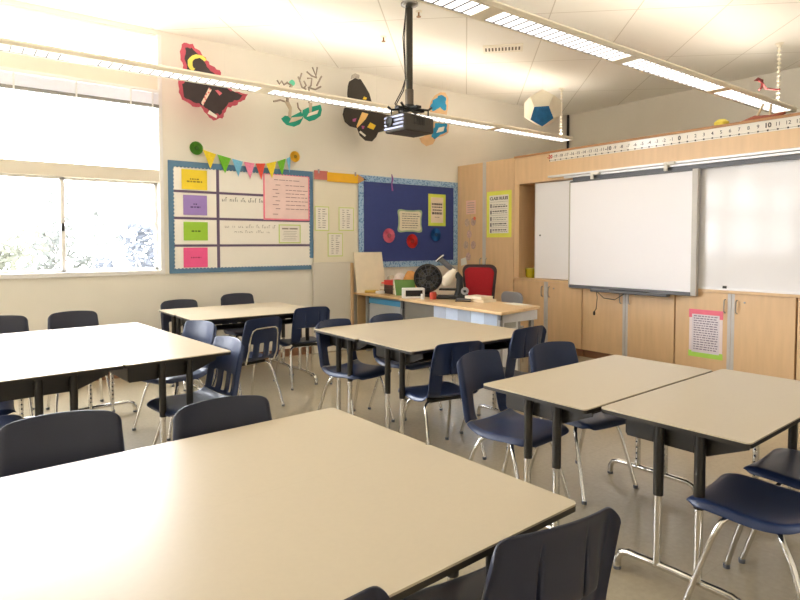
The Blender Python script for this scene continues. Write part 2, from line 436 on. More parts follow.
# number line
nl = thing('number_line', 'long white paper number line taped along the top of the soffit', 'number line')
st = MB()
for k in range(9):
    y1 = 5.12 - k * .885; y0 = max(y1 - .883, 1.02)
    if y1 > 1.1: st.box(XC - .003, XC - .0005, y0, y1, 2.558, 2.672)
st.build('strip', mat('laminated_strip', (236, 230, 220), 0.12, var=.01), nl, smooth=0)
nm = {0: MB(), 1: MB()}; tk = MB()
for v in range(-20, 21):
    y = 3.352 - v * .0885
    if y < 1.08: continue
    red = (v == -20)
    me = text_mesh(str(v), .064 if abs(v) % 10 == 0 else .052, .0025 if abs(v) % 10 == 0 else .0004)
    nm[1 if red else 0].mesh(me, TR(y, 2.622, XC - .0042)); bpy.data.meshes.remove(me)
    tk.box(XC - .0042, XC - .0032, y - .008, y + .008, 2.566, 2.582)
tk.box(XC - .004, XC - .0032, 1.05, 5.1, 2.572, 2.5745)
nm[0].build('numerals', mat('grey_numeral_ink', (84, 80, 80), .6), nl, smooth=0); nm[1].build('red_numeral', mat('red_ink', (200, 50, 45), .6), nl, smooth=0)
tk.build('tick_marks', M['ink'], nl, smooth=0)

tag(MB().tube([(9.165, 6.925, ZC - .001), (9.165, 6.925, 3.0), (9.165, 6.93, .001)], .022, 8).build('conduit', M['black']), 'thin dark conduit running down the far corner above the cabinets', 'conduit')
# poster of rules, mobile, notes on the tall cabinet
def sheetR(name, label, cat, y0, y1, z0, z1, m, x=XC, th=.003, group=None):
    t = thing(name, label, cat, (0, 0, 0), group=group)
    MB().box(x - .0005 - th, x - .0005, y0, y1, z0, z1).build('sheet', m, t, smooth=0)
    return t, x - .0005 - th
t, xs = sheetR('rules_poster', 'yellow-bordered poster headed CLASS RULES on the tall cabinet door', 'poster', 5.80, 6.29, 1.555, 2.235, mat('lime_yellow_paper', (232, 234, 96), .6))
MB().box(xs - .002, xs, 5.855, 6.235, 1.615, 2.175).build('white_panel', M['paper'], t, smooth=0); xs -= .002
me = text_mesh('CLASS RULES', .062, .0018); b = MB().mesh(me, TR(6.045, 2.125, xs - .001)); bpy.data.meshes.remove(me)
pr_ = lambda a, c, za, zb: b.box(xs - .001, xs, 12.09 - c if False else a, c, za, zb)
for k, z in enumerate((2.02, 1.925, 1.83, 1.74, 1.65)):
    b.box(xs - .001, xs, 6.19, 6.215, z - .028, z + .028)
    for q in range(2):
        rd = random.Random(k * 3 + q); y = 6.17
        h = .016 if (q == 0 and k in (1, 3, 4)) or (q == 1 and k == 0) else .006
        while y > 5.90:
            wd = rd.uniform(.02, .06); b.box(xs - .001, xs, max(y - wd, 5.88), y, z + .014 - q * .028 - h / 2, z + .014 - q * .028 + h / 2); y -= wd + .012
b.build('lettering', M['ink'], t, smooth=0)
rule = MB()
for z in (2.075, 1.972, 1.877, 1.785, 1.695): rule.box(xs - .0008, xs, 5.87, 6.22, z, z + .004)
rule.build('ruling', M['ink_soft'], t, smooth=0)

t = thing('paper_mobile', 'pink paper chain of small photo cutouts hanging on the tall cabinet', 'paper decoration', (0, 0, 0))
px = XC - .004
pk = mat('pale_pink_paper', (236, 196, 186), .6)
MB().box(px, px + .0032, 6.53, 6.74, 1.92, 2.13).build('header_card', pk, t, smooth=0)
b = MB()
for q in range(5): b.box(px - .001, px, 6.56, 6.71, 2.09 - q * .036, 2.097 - q * .036)
b.build('writing', M['ink_soft'], t, smooth=0)
for k, (y, z) in enumerate(((6.72, 1.79), (6.58, 1.80), (6.67, 1.61), (6.745, 1.44), (6.58, 1.44), (6.69, 1.26))):
    n = 8; MB().prism([(px, y + .055 * math.cos(2 * PI * i / n), z + .065 * math.sin(2 * PI * i / n)) for i in range(n)], (.003, 0, 0)).build('photo_cutout', mat('faded_photo_%d' % (k % 3), ((205, 178, 160), (190, 160, 150), (214, 180, 172))[k % 3], .6, var=.25, scale=30), t, smooth=0)
MB().prism([(px - .002, 6.55 + .03 * math.cos(i * PI / 3), 1.85 + .03 * math.sin(i * PI / 3)) for i in range(6)], (.002, 0, 0)).build('red_tag', mat('coral_paper', (226, 110, 84), .6), t, smooth=0)
MB().tube([(px + .002, 6.65, 1.93), (px + .002, 6.66, 1.62), (px + .002, 6.68, 1.2)], .002, 5).build('thread', M['ink_soft'], t)
tag(MB().prism([(XC - .004, 6.72, 1.14), (XC - .004, 6.85, 1.11), (XC - .004, 6.86, 1.22), (XC - .004, 6.74, 1.25)], (.0035, 0, 0)).build('paper_scrap', M['paper'], smooth=0), 'small blank white paper scrap taped low on the tall cabinet', 'paper')

t, xs = sheetR('student_sheet', 'handwritten sheet with pink top and green bottom taped to a base cabinet', 'paper', 2.855, 3.205, .24, .75, mat('white_paper_sheet', (240, 226, 228), .6))
MB().box(xs - .0012, xs, 2.85, 3.21, .66, .752).build('pink_band', mat('hot_pink_paper', (244, 122, 146), .6), t, smooth=0)
MB().box(xs - .0012, xs, 2.85, 3.21, .236, .30).build('green_band', mat('lime_paper', (172, 222, 92), .6), t, smooth=0)
MB().box(xs - .0025, xs - .0013, 2.885, 3.175, .285, .70).build('note_page', mat('lilac_white_paper', (228, 220, 228), .6), t, smooth=0)
b = MB()
for k in range(15):
    rd = random.Random(k); y = 3.155; z = .68 - k * .0255
    while y > 2.91:
        wd = rd.uniform(.012, .04); b.box(xs - .0035, xs - .0025, max(y - wd, 2.9), y, z - .005, z + .005); y -= wd + .009
b.build('handwriting', mat('purple_grey_ink', (132, 120, 140), .7), t, smooth=0)

# niche tub and things lying on top of the soffit
t = thing('storage_tub', 'translucent yellow tub in the shelf niche beside the sliding board', 'tub', (XC + .19, 5.56, .9755))
MB().lathe([(.085, 0), (.098, .02), (.105, .12), (.099, .12), (.092, .02)], n=24).build('body', mat('olive_yellow_plastic', (186, 174, 40), .25), t)
MB().lathe([(.108, .121), (.108, .137), (.03, .142)], n=24).build('lid', mat('olive_lid', (176, 170, 40), .3), t)
tag(MB().lathe([(.04, 0), (.07, .03), (.075, .06), (.04, .09)], c=(XC + .2, 3.0, 2.7005), n=14).build('yellow_bundle', mat('soft_yellow_cloth', (232, 216, 90), .8, bump=.5, scale=20)), 'crumpled yellow cloth bundle on top of the soffit', 'cloth')
t = thing('toy_figure', 'small reddish brown twig creature lying on top of the soffit', 'toy', (XC + .2, 2.55, 2.7005))
MB().tube([(0, .25, .03), (0, .12, .05), (0, -.02, .035), (0, -.16, .06)], .03, 8, rs=[.012, .03, .026, .015]).build('body', mat('reddish_brown', (150, 82, 62), .7), t)
for q in (([(0, .1, .06), (0, .04, .18)]), ([(0, -.02, .05), (0, -.03, .17)])): MB().tube(q, .012, 6).build('limb', mat('cream_straw', (226, 206, 168), .7), t)

# ------------------------------------------------------------------ window wall displays
def offs(y): return YW - y
lt = mat('board_white_paper', (244, 240, 232), .6, var=.01)
t = thing('bulletin_board', 'white four-row planning board with scalloped teal border and purple ruling', 'bulletin board', (0, 0, 0))
X0, X1, Z0, Z1 = 1.945, 3.795, 1.125, 2.415
wl(MB(), rect(X0 + .02, X1 - .02, Z0 + .02, Z1 - .02), .001, .018).build('panel', lt, t, smooth=0)
bd = MB(); n = 40
def scal(a, b, inner, fixed, horiz):
    pts = [(a, fixed), (b, fixed)]
    k = int(abs(b - a) / .042)
    for i in range(k * 4 + 1):
        u = b + (a - b) * i / (k * 4)
        pts.append((u, inner + (.012 if inner > fixed else -.012) * (abs(math.sin(PI * i / 4)) - .2)))
    return pts if horiz else [(q, p) for p, q in pts]
wl(bd, scal(X0, X1, Z1 - .065, Z1, True), .018, .026); wl(bd, scal(X0, X1 - .03, Z0 + .05, Z0, True), .018, .026)
wl(bd, scal(Z0 + .02, Z1 - .02, X0 + .055, X0, False), .0185, .0265); wl(bd, scal(Z0 + .15, Z1 - .02, X1 - .045, X1, False), .0185, .0265)
bd.build('scalloped_border', mat('teal_blue_card', (88, 126, 158), .6), t, smooth=0)
rl = MB()
wl(rl, rect(2.50, 2.535, 1.15, 2.36), .018, .021)
for z in (2.07, 1.762, 1.445): wl(rl, rect(1.99, 3.75, z - .014, z + .014), .018, .0212)
rl.build('ruling_tape', mat('purple_tape', (104, 88, 116), .6), t, smooth=0)
hw = MB()
def put(a, c, za, zb): wl(hw, rect(a, c, za, zb), .018, .0195)
rd = random.Random(5)
def cursive(x0, x1, z, h, seed):
    rd = random.Random(seed); x = x0
    while x < x1:
        for _ in range(rd.randint(2, 5)):
            k = rd.random(); hh = h * (1 if k > .7 else .55)
            wl(hw, rect(x, x + .005, z, z + hh), .018, .0195)
            if k > .3: wl(hw, rect(x, x + .016, z + (hh - .006 if k > .6 else 0), z + (hh if k > .6 else .006)), .018, .0195)
            x += .022
        x += .03
cursive(2.57, 3.05, 1.975, .05, 3)
hw.build('handwriting', M['ink'], t, smooth=0)
hw = MB(); cursive(2.60, 3.25, 1.66, .04, 8); cursive(2.72, 3.2, 1.60, .03, 9)
hw.build('faint_handwriting', mat('faint_ink', (168, 160, 154), .7), t, smooth=0)

CARD = 'coloured subject cards on the planning board'
def cardL(name, label, cat, x0, x1, z0, z1, m, d=.0215, group=None, lines=(), ink=None, tilt=0.0):
    cx, cz = (x0 + x1) / 2, (z0 + z1) / 2
    t = thing(name, label, cat, (cx, YW - d, cz), group=group); t.rotation_euler = (0, tilt, 0)
    a, h = (x1 - x0) / 2, (z1 - z0) / 2
    MB().box(-a, a, -.003, 0, -h, h).build('sheet', m, t, smooth=0)
    if lines:
        b = MB()
        for k, (u0, u1, v, hh) in enumerate(lines):
            rd = random.Random(int(cx * 100) + k); x = u0 * a
            while x < u1 * a:
                wd = rd.uniform(.012, .04); b.box(x, min(x + wd, u1 * a), -.0042, -.003, v * h - hh / 2, v * h + hh / 2); x += wd + .01
        b.build('writing', ink or M['ink_soft'], t, smooth=0)
    return t
cardL('subject_card', 'yellow card at the top of the planning board', 'card', 2.095, 2.39, 2.095, 2.325, mat('yellow_card', (240, 212, 52), .6), group=CARD, lines=((-.35, .4, .05, .016), (-.6, .6, -.2, .018)), ink=mat('mustard_ink', (150, 126, 40), .7))
cardL('subject_card', 'lilac purple card in the second row of the planning board', 'card', 2.11, 2.385, 1.80, 2.03, mat('lilac_card', (162, 136, 206), .6), group=CARD, lines=((-.15, .15, .1, .016), (-.4, .45, -.2, .018)), ink=mat('violet_ink', (96, 76, 134), .7))
cardL('subject_card', 'lime green card in the third row of the planning board', 'card', 2.11, 2.39, 1.505, 1.72, mat('lime_card', (160, 206, 62), .6), group=CARD, lines=((-.35, .4, -.0, .018),), ink=mat('green_ink', (88, 120, 40), .7))
cardL('subject_card', 'hot pink card in the bottom row of the planning board', 'card', 2.105, 2.385, 1.19, 1.42, mat('pink_card', (240, 92, 150), .6), group=CARD, lines=((-.4, .45, .0, .016),), ink=mat('pink_ink', (176, 56, 100), .7))
t = cardL('schedule_poster', 'pale pink schedule sheet with bright pink border on the planning board', 'poster', 3.095, 3.745, 1.765, 2.355, mat('bright_pink_border', (242, 132, 156), .6))
MB().box(-.305, .305, -.0042, -.003, -.275, .275).build('page', mat('pale_pink_page', (244, 216, 212), .6), t, smooth=0)
b = MB()
for k, z in enumerate((.215, .15, .09, .045, .0, -.05, -.10, -.15, -.22)):
    rd = random.Random(40 + k)
    if k > 0:
        x = -.16 if k % 2 else -.20; b.box(x, x + rd.uniform(.05, .09), -.0052, -.0042, z - .004, z + .004)
    x = -.18 if k == 0 else -.02
    while x < (.15 if k == 0 else .26) and k < 8: wd = rd.uniform(.03, .09); b.box(x, x + wd, -.0052, -.0042, z - .004, z + .004); x += wd + .012
b.build('writing', mat('rose_grey_ink', (160, 120, 120), .7), t, smooth=0)
t = cardL('note_sheet', 'white note with lime green border near the right end of the planning board', 'paper', 3.30, 3.61, 1.47, 1.712, mat('lime_note_border', (204, 222, 140), .6))
MB().box(-.14, .14, -.0042, -.003, -.107, .107).build('page', M['paper'], t, smooth=0)
b = MB(); rd = random.Random(3)
b.box(-.11, -.02, -.0052, -.0042, .058, .076); b.box(-.005, .11, -.0052, -.0042, .058, .076)
for k in range(6): b.box(-.08 - rd.uniform(0, .03), .08 + rd.uniform(0, .03), -.0052, -.0042, .03 - k * .022, .034 - k * .022)
b.build('writing', M['ink_soft'], t, smooth=0)

# bunting
bt = thing('bunting', 'string of eight coloured triangle flags over the planning board', 'bunting', (0, 0, 0))
pts = [(2.33, 2.57), (2.50, 2.525), (2.68, 2.49), (2.83, 2.465), (2.98, 2.455), (3.12, 2.465), (3.27, 2.505), (3.40, 2.55), (3.47, 2.585)]
MB().tube([(x, YW - .045, z) for x, z in pts], .003, 6).build('string', M['paper'], bt)
FC = [('yellow_flag_felt', (238, 212, 52)), ('green_flag_felt', (112, 186, 44)), ('blue_flag_felt', (120, 190, 226)), ('pink_flag_felt', (226, 136, 168)), ('red_flag_felt', (226, 84, 66)), ('yellow_flag_felt', (238, 212, 52)), ('green_flag_felt', (112, 186, 44)), ('blue_flag_felt', (120, 190, 226))]
for k, (nm_, c) in enumerate(FC):
    (xa, za), (xb, zb) = pts[k], pts[k + 1]
    wd = .92; xm, zm = (xa + xb) / 2, (za + zb) / 2
    o = MB().prism([(xa + .006, YW - .043 - .0006 * k, za), (xb - .006, YW - .043 - .0006 * k, zb), (xm + .01, YW - .043 - .0006 * k, zm - .20)], (0, -.004, 0)).build('flag', mat(nm_, c, .8, var=.1, scale=40), bt, smooth=0)
    o['label'] = nm_.split('_')[0] + ' triangle flag'
def rosette(label, x, z, r, c, d=.03, group='paper rosettes'):
    t = thing('rosette', label, 'paper rosette', (x, YW - d, z), group=group)
    t.rotation_euler = (PI / 2, 0, 0)
    n = 28; mb = MB(); ctr = mb.bm.verts.new((0, 0, .012)); cb = mb.bm.verts.new((0, 0, -.006)); ring = []
    for i in range(n * 2):
        a = PI * i / n; ring.append(mb.bm.verts.new((r * math.cos(a), r * math.sin(a), .020 if i % 2 else -.002)))
    for i in range(n * 2):
        mb.bm.faces.new((ctr, ring[i], ring[(i + 1) % (n * 2)])); mb.bm.faces.new((cb, ring[(i + 1) % (n * 2)], ring[i]))
    mb.build('pleats', mat('rosette_%d_%d_%d' % c, c, .75), t, smooth=0)
    dk = tuple(int(v * .72) for v in c)
    MB().lathe([(r * .3, .012), (r * .3, .021), (r * .12, .024)], n=14).build('button', mat('rosette_c_%d_%d_%d' % c, dk, .7), t)
rosette('green pleated paper rosette above the left end of the bunting', 2.265, 2.575, .078, (92, 156, 52))
rosette('mustard yellow pleated paper rosette at the right end of the bunting', 3.52, 2.585, .07, (234, 194, 60), d=.05)
rosette('pink pleated paper rosette on the navy board', 5.03, 1.58, .105, (226, 124, 150), d=.027)
rosette('red pleated paper rosette on the navy board', 5.46, 1.50, .105, (208, 52, 48), d=.027)
rosette('blue pleated paper rosette on the navy board', 5.925, 1.60, .10, (22, 92, 158), d=.027)

# white panel with pencil and three lists, lower leaning panel
t = thing('pinboard', 'narrow pale panel between the two bulletin boards with three lists', 'board')
wl(MB(), rect(3.81, 4.50, 1.215, 2.36), .0, .012).build('panel', mat('ivory_panel', (232, 226, 206), .6, var=.01), t, smooth=0)
pc = thing('pencil_cutout', 'giant yellow paper pencil with pink eraser above the pale panel', 'wall decoration')
wl(MB(), rect(3.815, 4.02, 2.318, 2.436), .026, .031).build('eraser', mat('dusty_pink_eraser', (196, 112, 104), .6), pc, smooth=0)
wl(MB(), rect(4.01, 4.50, 2.30, 2.425), .0265, .0315).build('shaft', mat('pencil_yellow', (240, 184, 36), .6), pc, smooth=0)
wl(MB(), [(4.50, 2.30), (4.60, 2.348), (4.60, 2.378), (4.50, 2.425)], .0265, .0315).build('wood_tip', mat('pencil_wood', (206, 152, 92), .6), pc, smooth=0)
wl(MB(), [(4.60, 2.348), (4.65, 2.363), (4.60, 2.378)], .0265, .0315).build('lead', M['ink'], pc, smooth=0)
for x in (3.88, 4.46): MB().box(x - .012, x + .012, YW - .034, YW - .0265, 2.40, 2.455).build('clip', M['steel'], pc)
gb = mat('pale_lime_border', (206, 218, 140), .6)
for x0, x1, z0, z1, lab in ((3.825, 4.045, 1.635, 1.965, 'upper left green-bordered list on the pale panel'), (4.195, 4.44, 1.64, 1.965, 'upper right green-bordered list on the pale panel'), (4.02, 4.26, 1.29, 1.61, 'lowest green-bordered list on the pale panel')):
    t = cardL('list_sheet', lab, 'paper', x0, x1, z0, z1, gb, d=.0125, group='green-bordered lists')
    a, h = (x1 - x0) / 2 - .014, (z1 - z0) / 2 - .014
    MB().box(-a, a, -.004, -.003, -h, h).build('page', M['paper'], t, smooth=0)
    b = MB()
    for k in range(9):
        rd = random.Random(k + int(x0 * 10)); z = h * .82 - k * h * .2
        b.box(-a * .6, -a * .6 + rd.uniform(.02, .05), -.005, -.004, z - .004, z + .004); b.box(a * .05, a * .1 + rd.uniform(.02, .07), -.005, -.004, z - .004, z + .004)
    b.build('writing', M['ink_soft'], t, smooth=0)
t = thing('presentation_board', 'tall pale grey blank board standing against the wall below the lists', 'board', (0, 0, 0))
MB().box(3.78, 4.36, YW - .05, YW - .022, .001, 1.21).build('board', mat('pale_grey_board', (222, 216, 204), .5, var=.01), t, bevel=.003)
MB().box(4.362, 4.40, YW - .07, YW - .014, .001, 1.20).build('post', M['maple'], t, bevel=.003)

# navy bulletin board
t = thing('bulletin_board', 'navy blue bulletin board with speckled light blue border beside the tall cabinet', 'bulletin board')
X0, X1, Z0, Z1 = 4.515, 6.39, 1.12, 2.425
wl(MB(), rect(X0 + .02, X1 - .02, Z0 + .02, Z1 - .02), .001, .018).build('panel', mat('navy_felt', (56, 70, 134), .85, var=.03, scale=20), t, smooth=0)
bd = MB(); bw = .085
wl(bd, rect(X0, X1, Z1 - bw, Z1), .018, .024); wl(bd, rect(X0, X1, Z0, Z0 + bw), .018, .024)
wl(bd, rect(X0, X0 + bw, Z0 + bw, Z1 - bw), .018, .024); wl(bd, rect(X1 - bw, X1, Z0 + bw, Z1 - bw), .018, .024)
bd.build('speckled_border', border_pattern_mat('speckled_blue_border', (96, 138, 188), (160, 192, 222), 42), t, smooth=0)
t = thing('scroll_notice', 'cream notice with fancy curled green edge on the navy board', 'notice', (5.43, YW - .0185, 1.80))
sc_ = []
for i in range(48):
    a = 2 * PI * i / 48; c, s = math.cos(a), math.sin(a)
    k = (abs(c) ** 8 + abs(s) ** 8) ** (-1 / 8); w_ = 1 + .05 * math.cos(4 * (a - PI / 4)) + .02 * math.cos(8 * a)
    sc_.append((.225 * c * k * w_, .165 * s * k * w_))
MB().prism([(x, 0, z) for x, z in sc_], (0, -.003, 0)).build('edge', mat('sage_green_edge', (166, 190, 150), .6), t, smooth=0)
MB().prism([(x * .88, -.003, z * .86) for x, z in sc_], (0, -.0015, 0)).build('page', mat('cream_page', (232, 222, 200), .6), t, smooth=0)
b = MB()
for k in range(7):
    rd = random.Random(k + 70); x = -.15
    while x < .13: wd = rd.uniform(.02, .06); b.box(x, x + wd, -.0055, -.0045, .10 - k * .034, .108 - k * .034); x += wd + .012
b.build('writing', M['ink'], t, smooth=0)
t = cardL('quote_poster', 'lime-bordered quotation poster on the right of the navy board', 'poster', 5.785, 6.135, 1.735, 2.225, mat('lime_poster', (208, 222, 84), .6), d=.0185)
MB().box(-.125, .125, -.0042, -.003, -.195, .195).build('page', mat('beige_page', (232, 216, 196), .6), t, smooth=0)
b = MB()
for k, (z, h, hw_) in enumerate(((.09, .026, .10), (.045, .018, .10), (.0, .018, .09), (-.05, .034, .10), (-.11, .008, .05))):
    rd = random.Random(k + 90); x = -hw_
    while x < hw_: wd = rd.uniform(.015, .04); b.box(x, min(x + wd, hw_), -.0052, -.0042, z - h / 2, z + h / 2); x += wd + .01
b.build('writing', M['ink'], t, smooth=0)
tag(MB().tube([(5.085, YW - .03, 2.47), (5.10, YW - .032, 2.40), (5.085, YW - .03, 2.33), (5.10, YW - .03, 2.23)], .012, 6, rs=[.006, .016, .010, .012]).build('ribbon', mat('mauve_ribbon', (140, 84, 158), .6)), 'mauve ribbon hanging over the top edge of the navy board', 'ribbon')

# ------------------------------------------------------------------ pendant lights
def pendant(label, y, x0, x1, gap0, rods):
    t = thing('pendant_light', label, 'ceiling light', (0, y, 3.06), group='linear pendant lights')
    h = MB(); hw = .12
    prof = [(-hw, 0.0), (-hw - .006, .03), (-hw + .01, .052), (-.055, .06), (.055, .06), (hw - .01, .052), (hw + .006, .03), (hw, 0.0), (hw - .022, 0.0), (hw - .024, .022), (-hw + .024, .022), (-hw + .022, 0.0)]
    h.prism([(x0, a, b) for a, b in prof], (x1 - x0, 0, 0))
    pitch, gp = 1.712, .135
    gs = []; g = gap0
    while g > x0: g -= pitch
    g += pitch
    while g < x1: gs.append(g); g += pitch
    for g in gs: h.box(g, g + gp, -hw + .022, hw - .022, .0, .0225)
    for xa, xb in ((x0, x0 + .02), (x1 - .02, x1)): h.box(xa, xb, -hw + .022, hw - .022, 0, .0225)
    h.build('housing', M['fixture'], t)
    edges = [x0 + .02] + sum([[g, g + gp] for g in gs], []) + [x1 - .02]
    for i in range(0, len(edges), 2):
        a, b = edges[i], edges[i + 1]
        if b - a < .05: continue
        l = MB().box(a + .002, b - .002, -hw + .026, hw - .026, .006, .0215).build('lens', M['lens'], t, smooth=0)
        k = max(1, round((b - a) / .0865)); ya, yb = -hw + .0255, hw - .0255
        comb = [(a + .002, yb, 0), (a + .002, yb - .003, 0)]
        for j in range(1, k):
            xx = a + (b - a) * j / k
            comb += [(xx - .006, yb - .003, 0), (xx - .006, ya, 0), (xx + .006, ya, 0), (xx + .006, yb - .003, 0)]
        comb += [(b - .002, yb - .003, 0), (b - .002, yb, 0)]
        MB().prism(comb, (0, 0, .0055)).build('louver', mat('louver_blade', (100, 94, 94), .5), l, smooth=0)
        MB().box(a + .05, b - .05, -.05, .05, .061, .064).build('uplight_strip', M['uplight'], t, smooth=0)
    for xr in rods:
        r = MB().tube([(xr, 0, .06), (xr, 0, ZC - 3.06 - .02)], .006, 8)
        z = .09
        while z < ZC - 3.10: r.lathe([(.006, 0), (.022, .006), (.022, .022), (.006, .020)], c=(xr, 0, z), n=10); z += .05
        r.lathe([(.03, 0), (.05, .018)], c=(xr, 0, ZC - 3.06 - .0185), n=14)
        r.build('hanger', M['fixture'], t)
pendant('long suspended light nearer the window wall, in front of the hanging butterflies', 5.81, -2.9, 7.66, .84, (7.52, -1.5))
pendant('long suspended light nearer the viewer, pointing to the top right corner', 2.95, -2.4, 8.16, 1.21, (7.92, -1.5))
rb = thing('ribbon', 'dark red ribbon tied at the hanger end of the suspended light', 'ribbon', (0, 0, 0))
MB().tube([(7.90, 2.93, 3.30), (7.7, 2.93, 3.27), (7.52, 2.93, 3.25), (7.42, 2.93, 3.30), (7.3, 2.93, 3.31), (7.22, 2.93, 3.29), (7.3, 2.93, 3.33), (7.42, 2.93, 3.33), (7.40, 2.93, 3.24), (7.34, 2.93, 3.21)], .012, 6).build('bow', mat('dark_red_ribbon', (150, 62, 62), .6), rb)

# ------------------------------------------------------------------ projector on its pole
p = thing('projector', 'dark ceiling-mounted projector on a long black pole', 'projector', (3.66, 4.68, 0))
MB().lathe([(.02, 3.80), (.085, 3.83), (.085, 3.849)], n=20).build('ceiling_plate', M['steel'], p)
MB().lathe([(.033, 2.86), (.033, 3.80)], n=20).build('pole', mat('dark_olive_pole', (54, 48, 40), .5), p)
MB().lathe([(.042, 2.84), (.042, 3.0)], n=20).build('collar', mat('brown_grey_collar', (96, 86, 76), .4, .5), p)
mt = MB()
mt.box(-.16, .17, -.03, .03, 2.795, 2.82); mt.box(-.03, .03, -.15, .15, 2.795, 2.82); mt.lathe([(.05, 2.80), (.05, 2.85)], n=16)
for sx, sy in ((-.15, -.1), (.16, -.1), (-.15, .1), (.16, .1)): mt.tube([(sx * .3, sy * .3, 2.81), (sx, sy, 2.80), (sx * 1.25, sy * 1.1, 2.83)], .012, 6); mt.tube([(sx, sy, 2.80), (sx, sy, 2.74)], .008, 6)
mt.build('mount', M['black'], p)
R = Matrix.Rotation(math.radians(5), 4, 'Z')
body = MB().prism([(-.20, -.15, 2.56), (.20, -.15, 2.565), (.20, -.15, 2.72), (-.20, -.15, 2.735)], (0, .30, 0))
bmesh.ops.transform(body.bm, matrix=R, verts=body.bm.verts)
pb = body.build('body', mat('projector_grey_black', (58, 53, 48), .45), p, bevel=.018)
fr = MB()
for k in range(4): fr.box(-.216, -.2, -.14 + k * .0, .14, 2.585 + k * .036, 2.607 + k * .036)
bmesh.ops.transform(fr.bm, matrix=R, verts=fr.bm.verts); fr.build('silver_front', mat('silver_blue_plastic', (172, 180, 214), .25, .4), pb, bevel=.004)
ln = MB().lathe([(.05, 0), (.05, .03), (.035, .020)], n=18, T=R @ Matrix.Translation((-.2, .05, 2.66)) @ Matrix.Rotation(-PI / 2, 4, 'Y')); ln.build('projection_lens', M['black'], pb)
vt = MB()
for k in range(7): vt.box(-.08 + k * .022, -.068 + k * .022, -.153, -.149, 2.63, 2.70)
bmesh.ops.transform(vt.bm, matrix=R, verts=vt.bm.verts); vt.build('vent', M['black'], pb, smooth=0)
for sx in (0, 1):
    MB().tube([(-.045, -.01 * sx, 3.82), (-.06 - .02 * sx, 0, 3.5), (-.05, 0, 3.1), (-.075 - .02 * sx, 0, 2.98), (-.16 - .02 * sx, .0, 2.84), (-.10, .02, 2.74)], .006, 6).build('cable', M['black'], p)

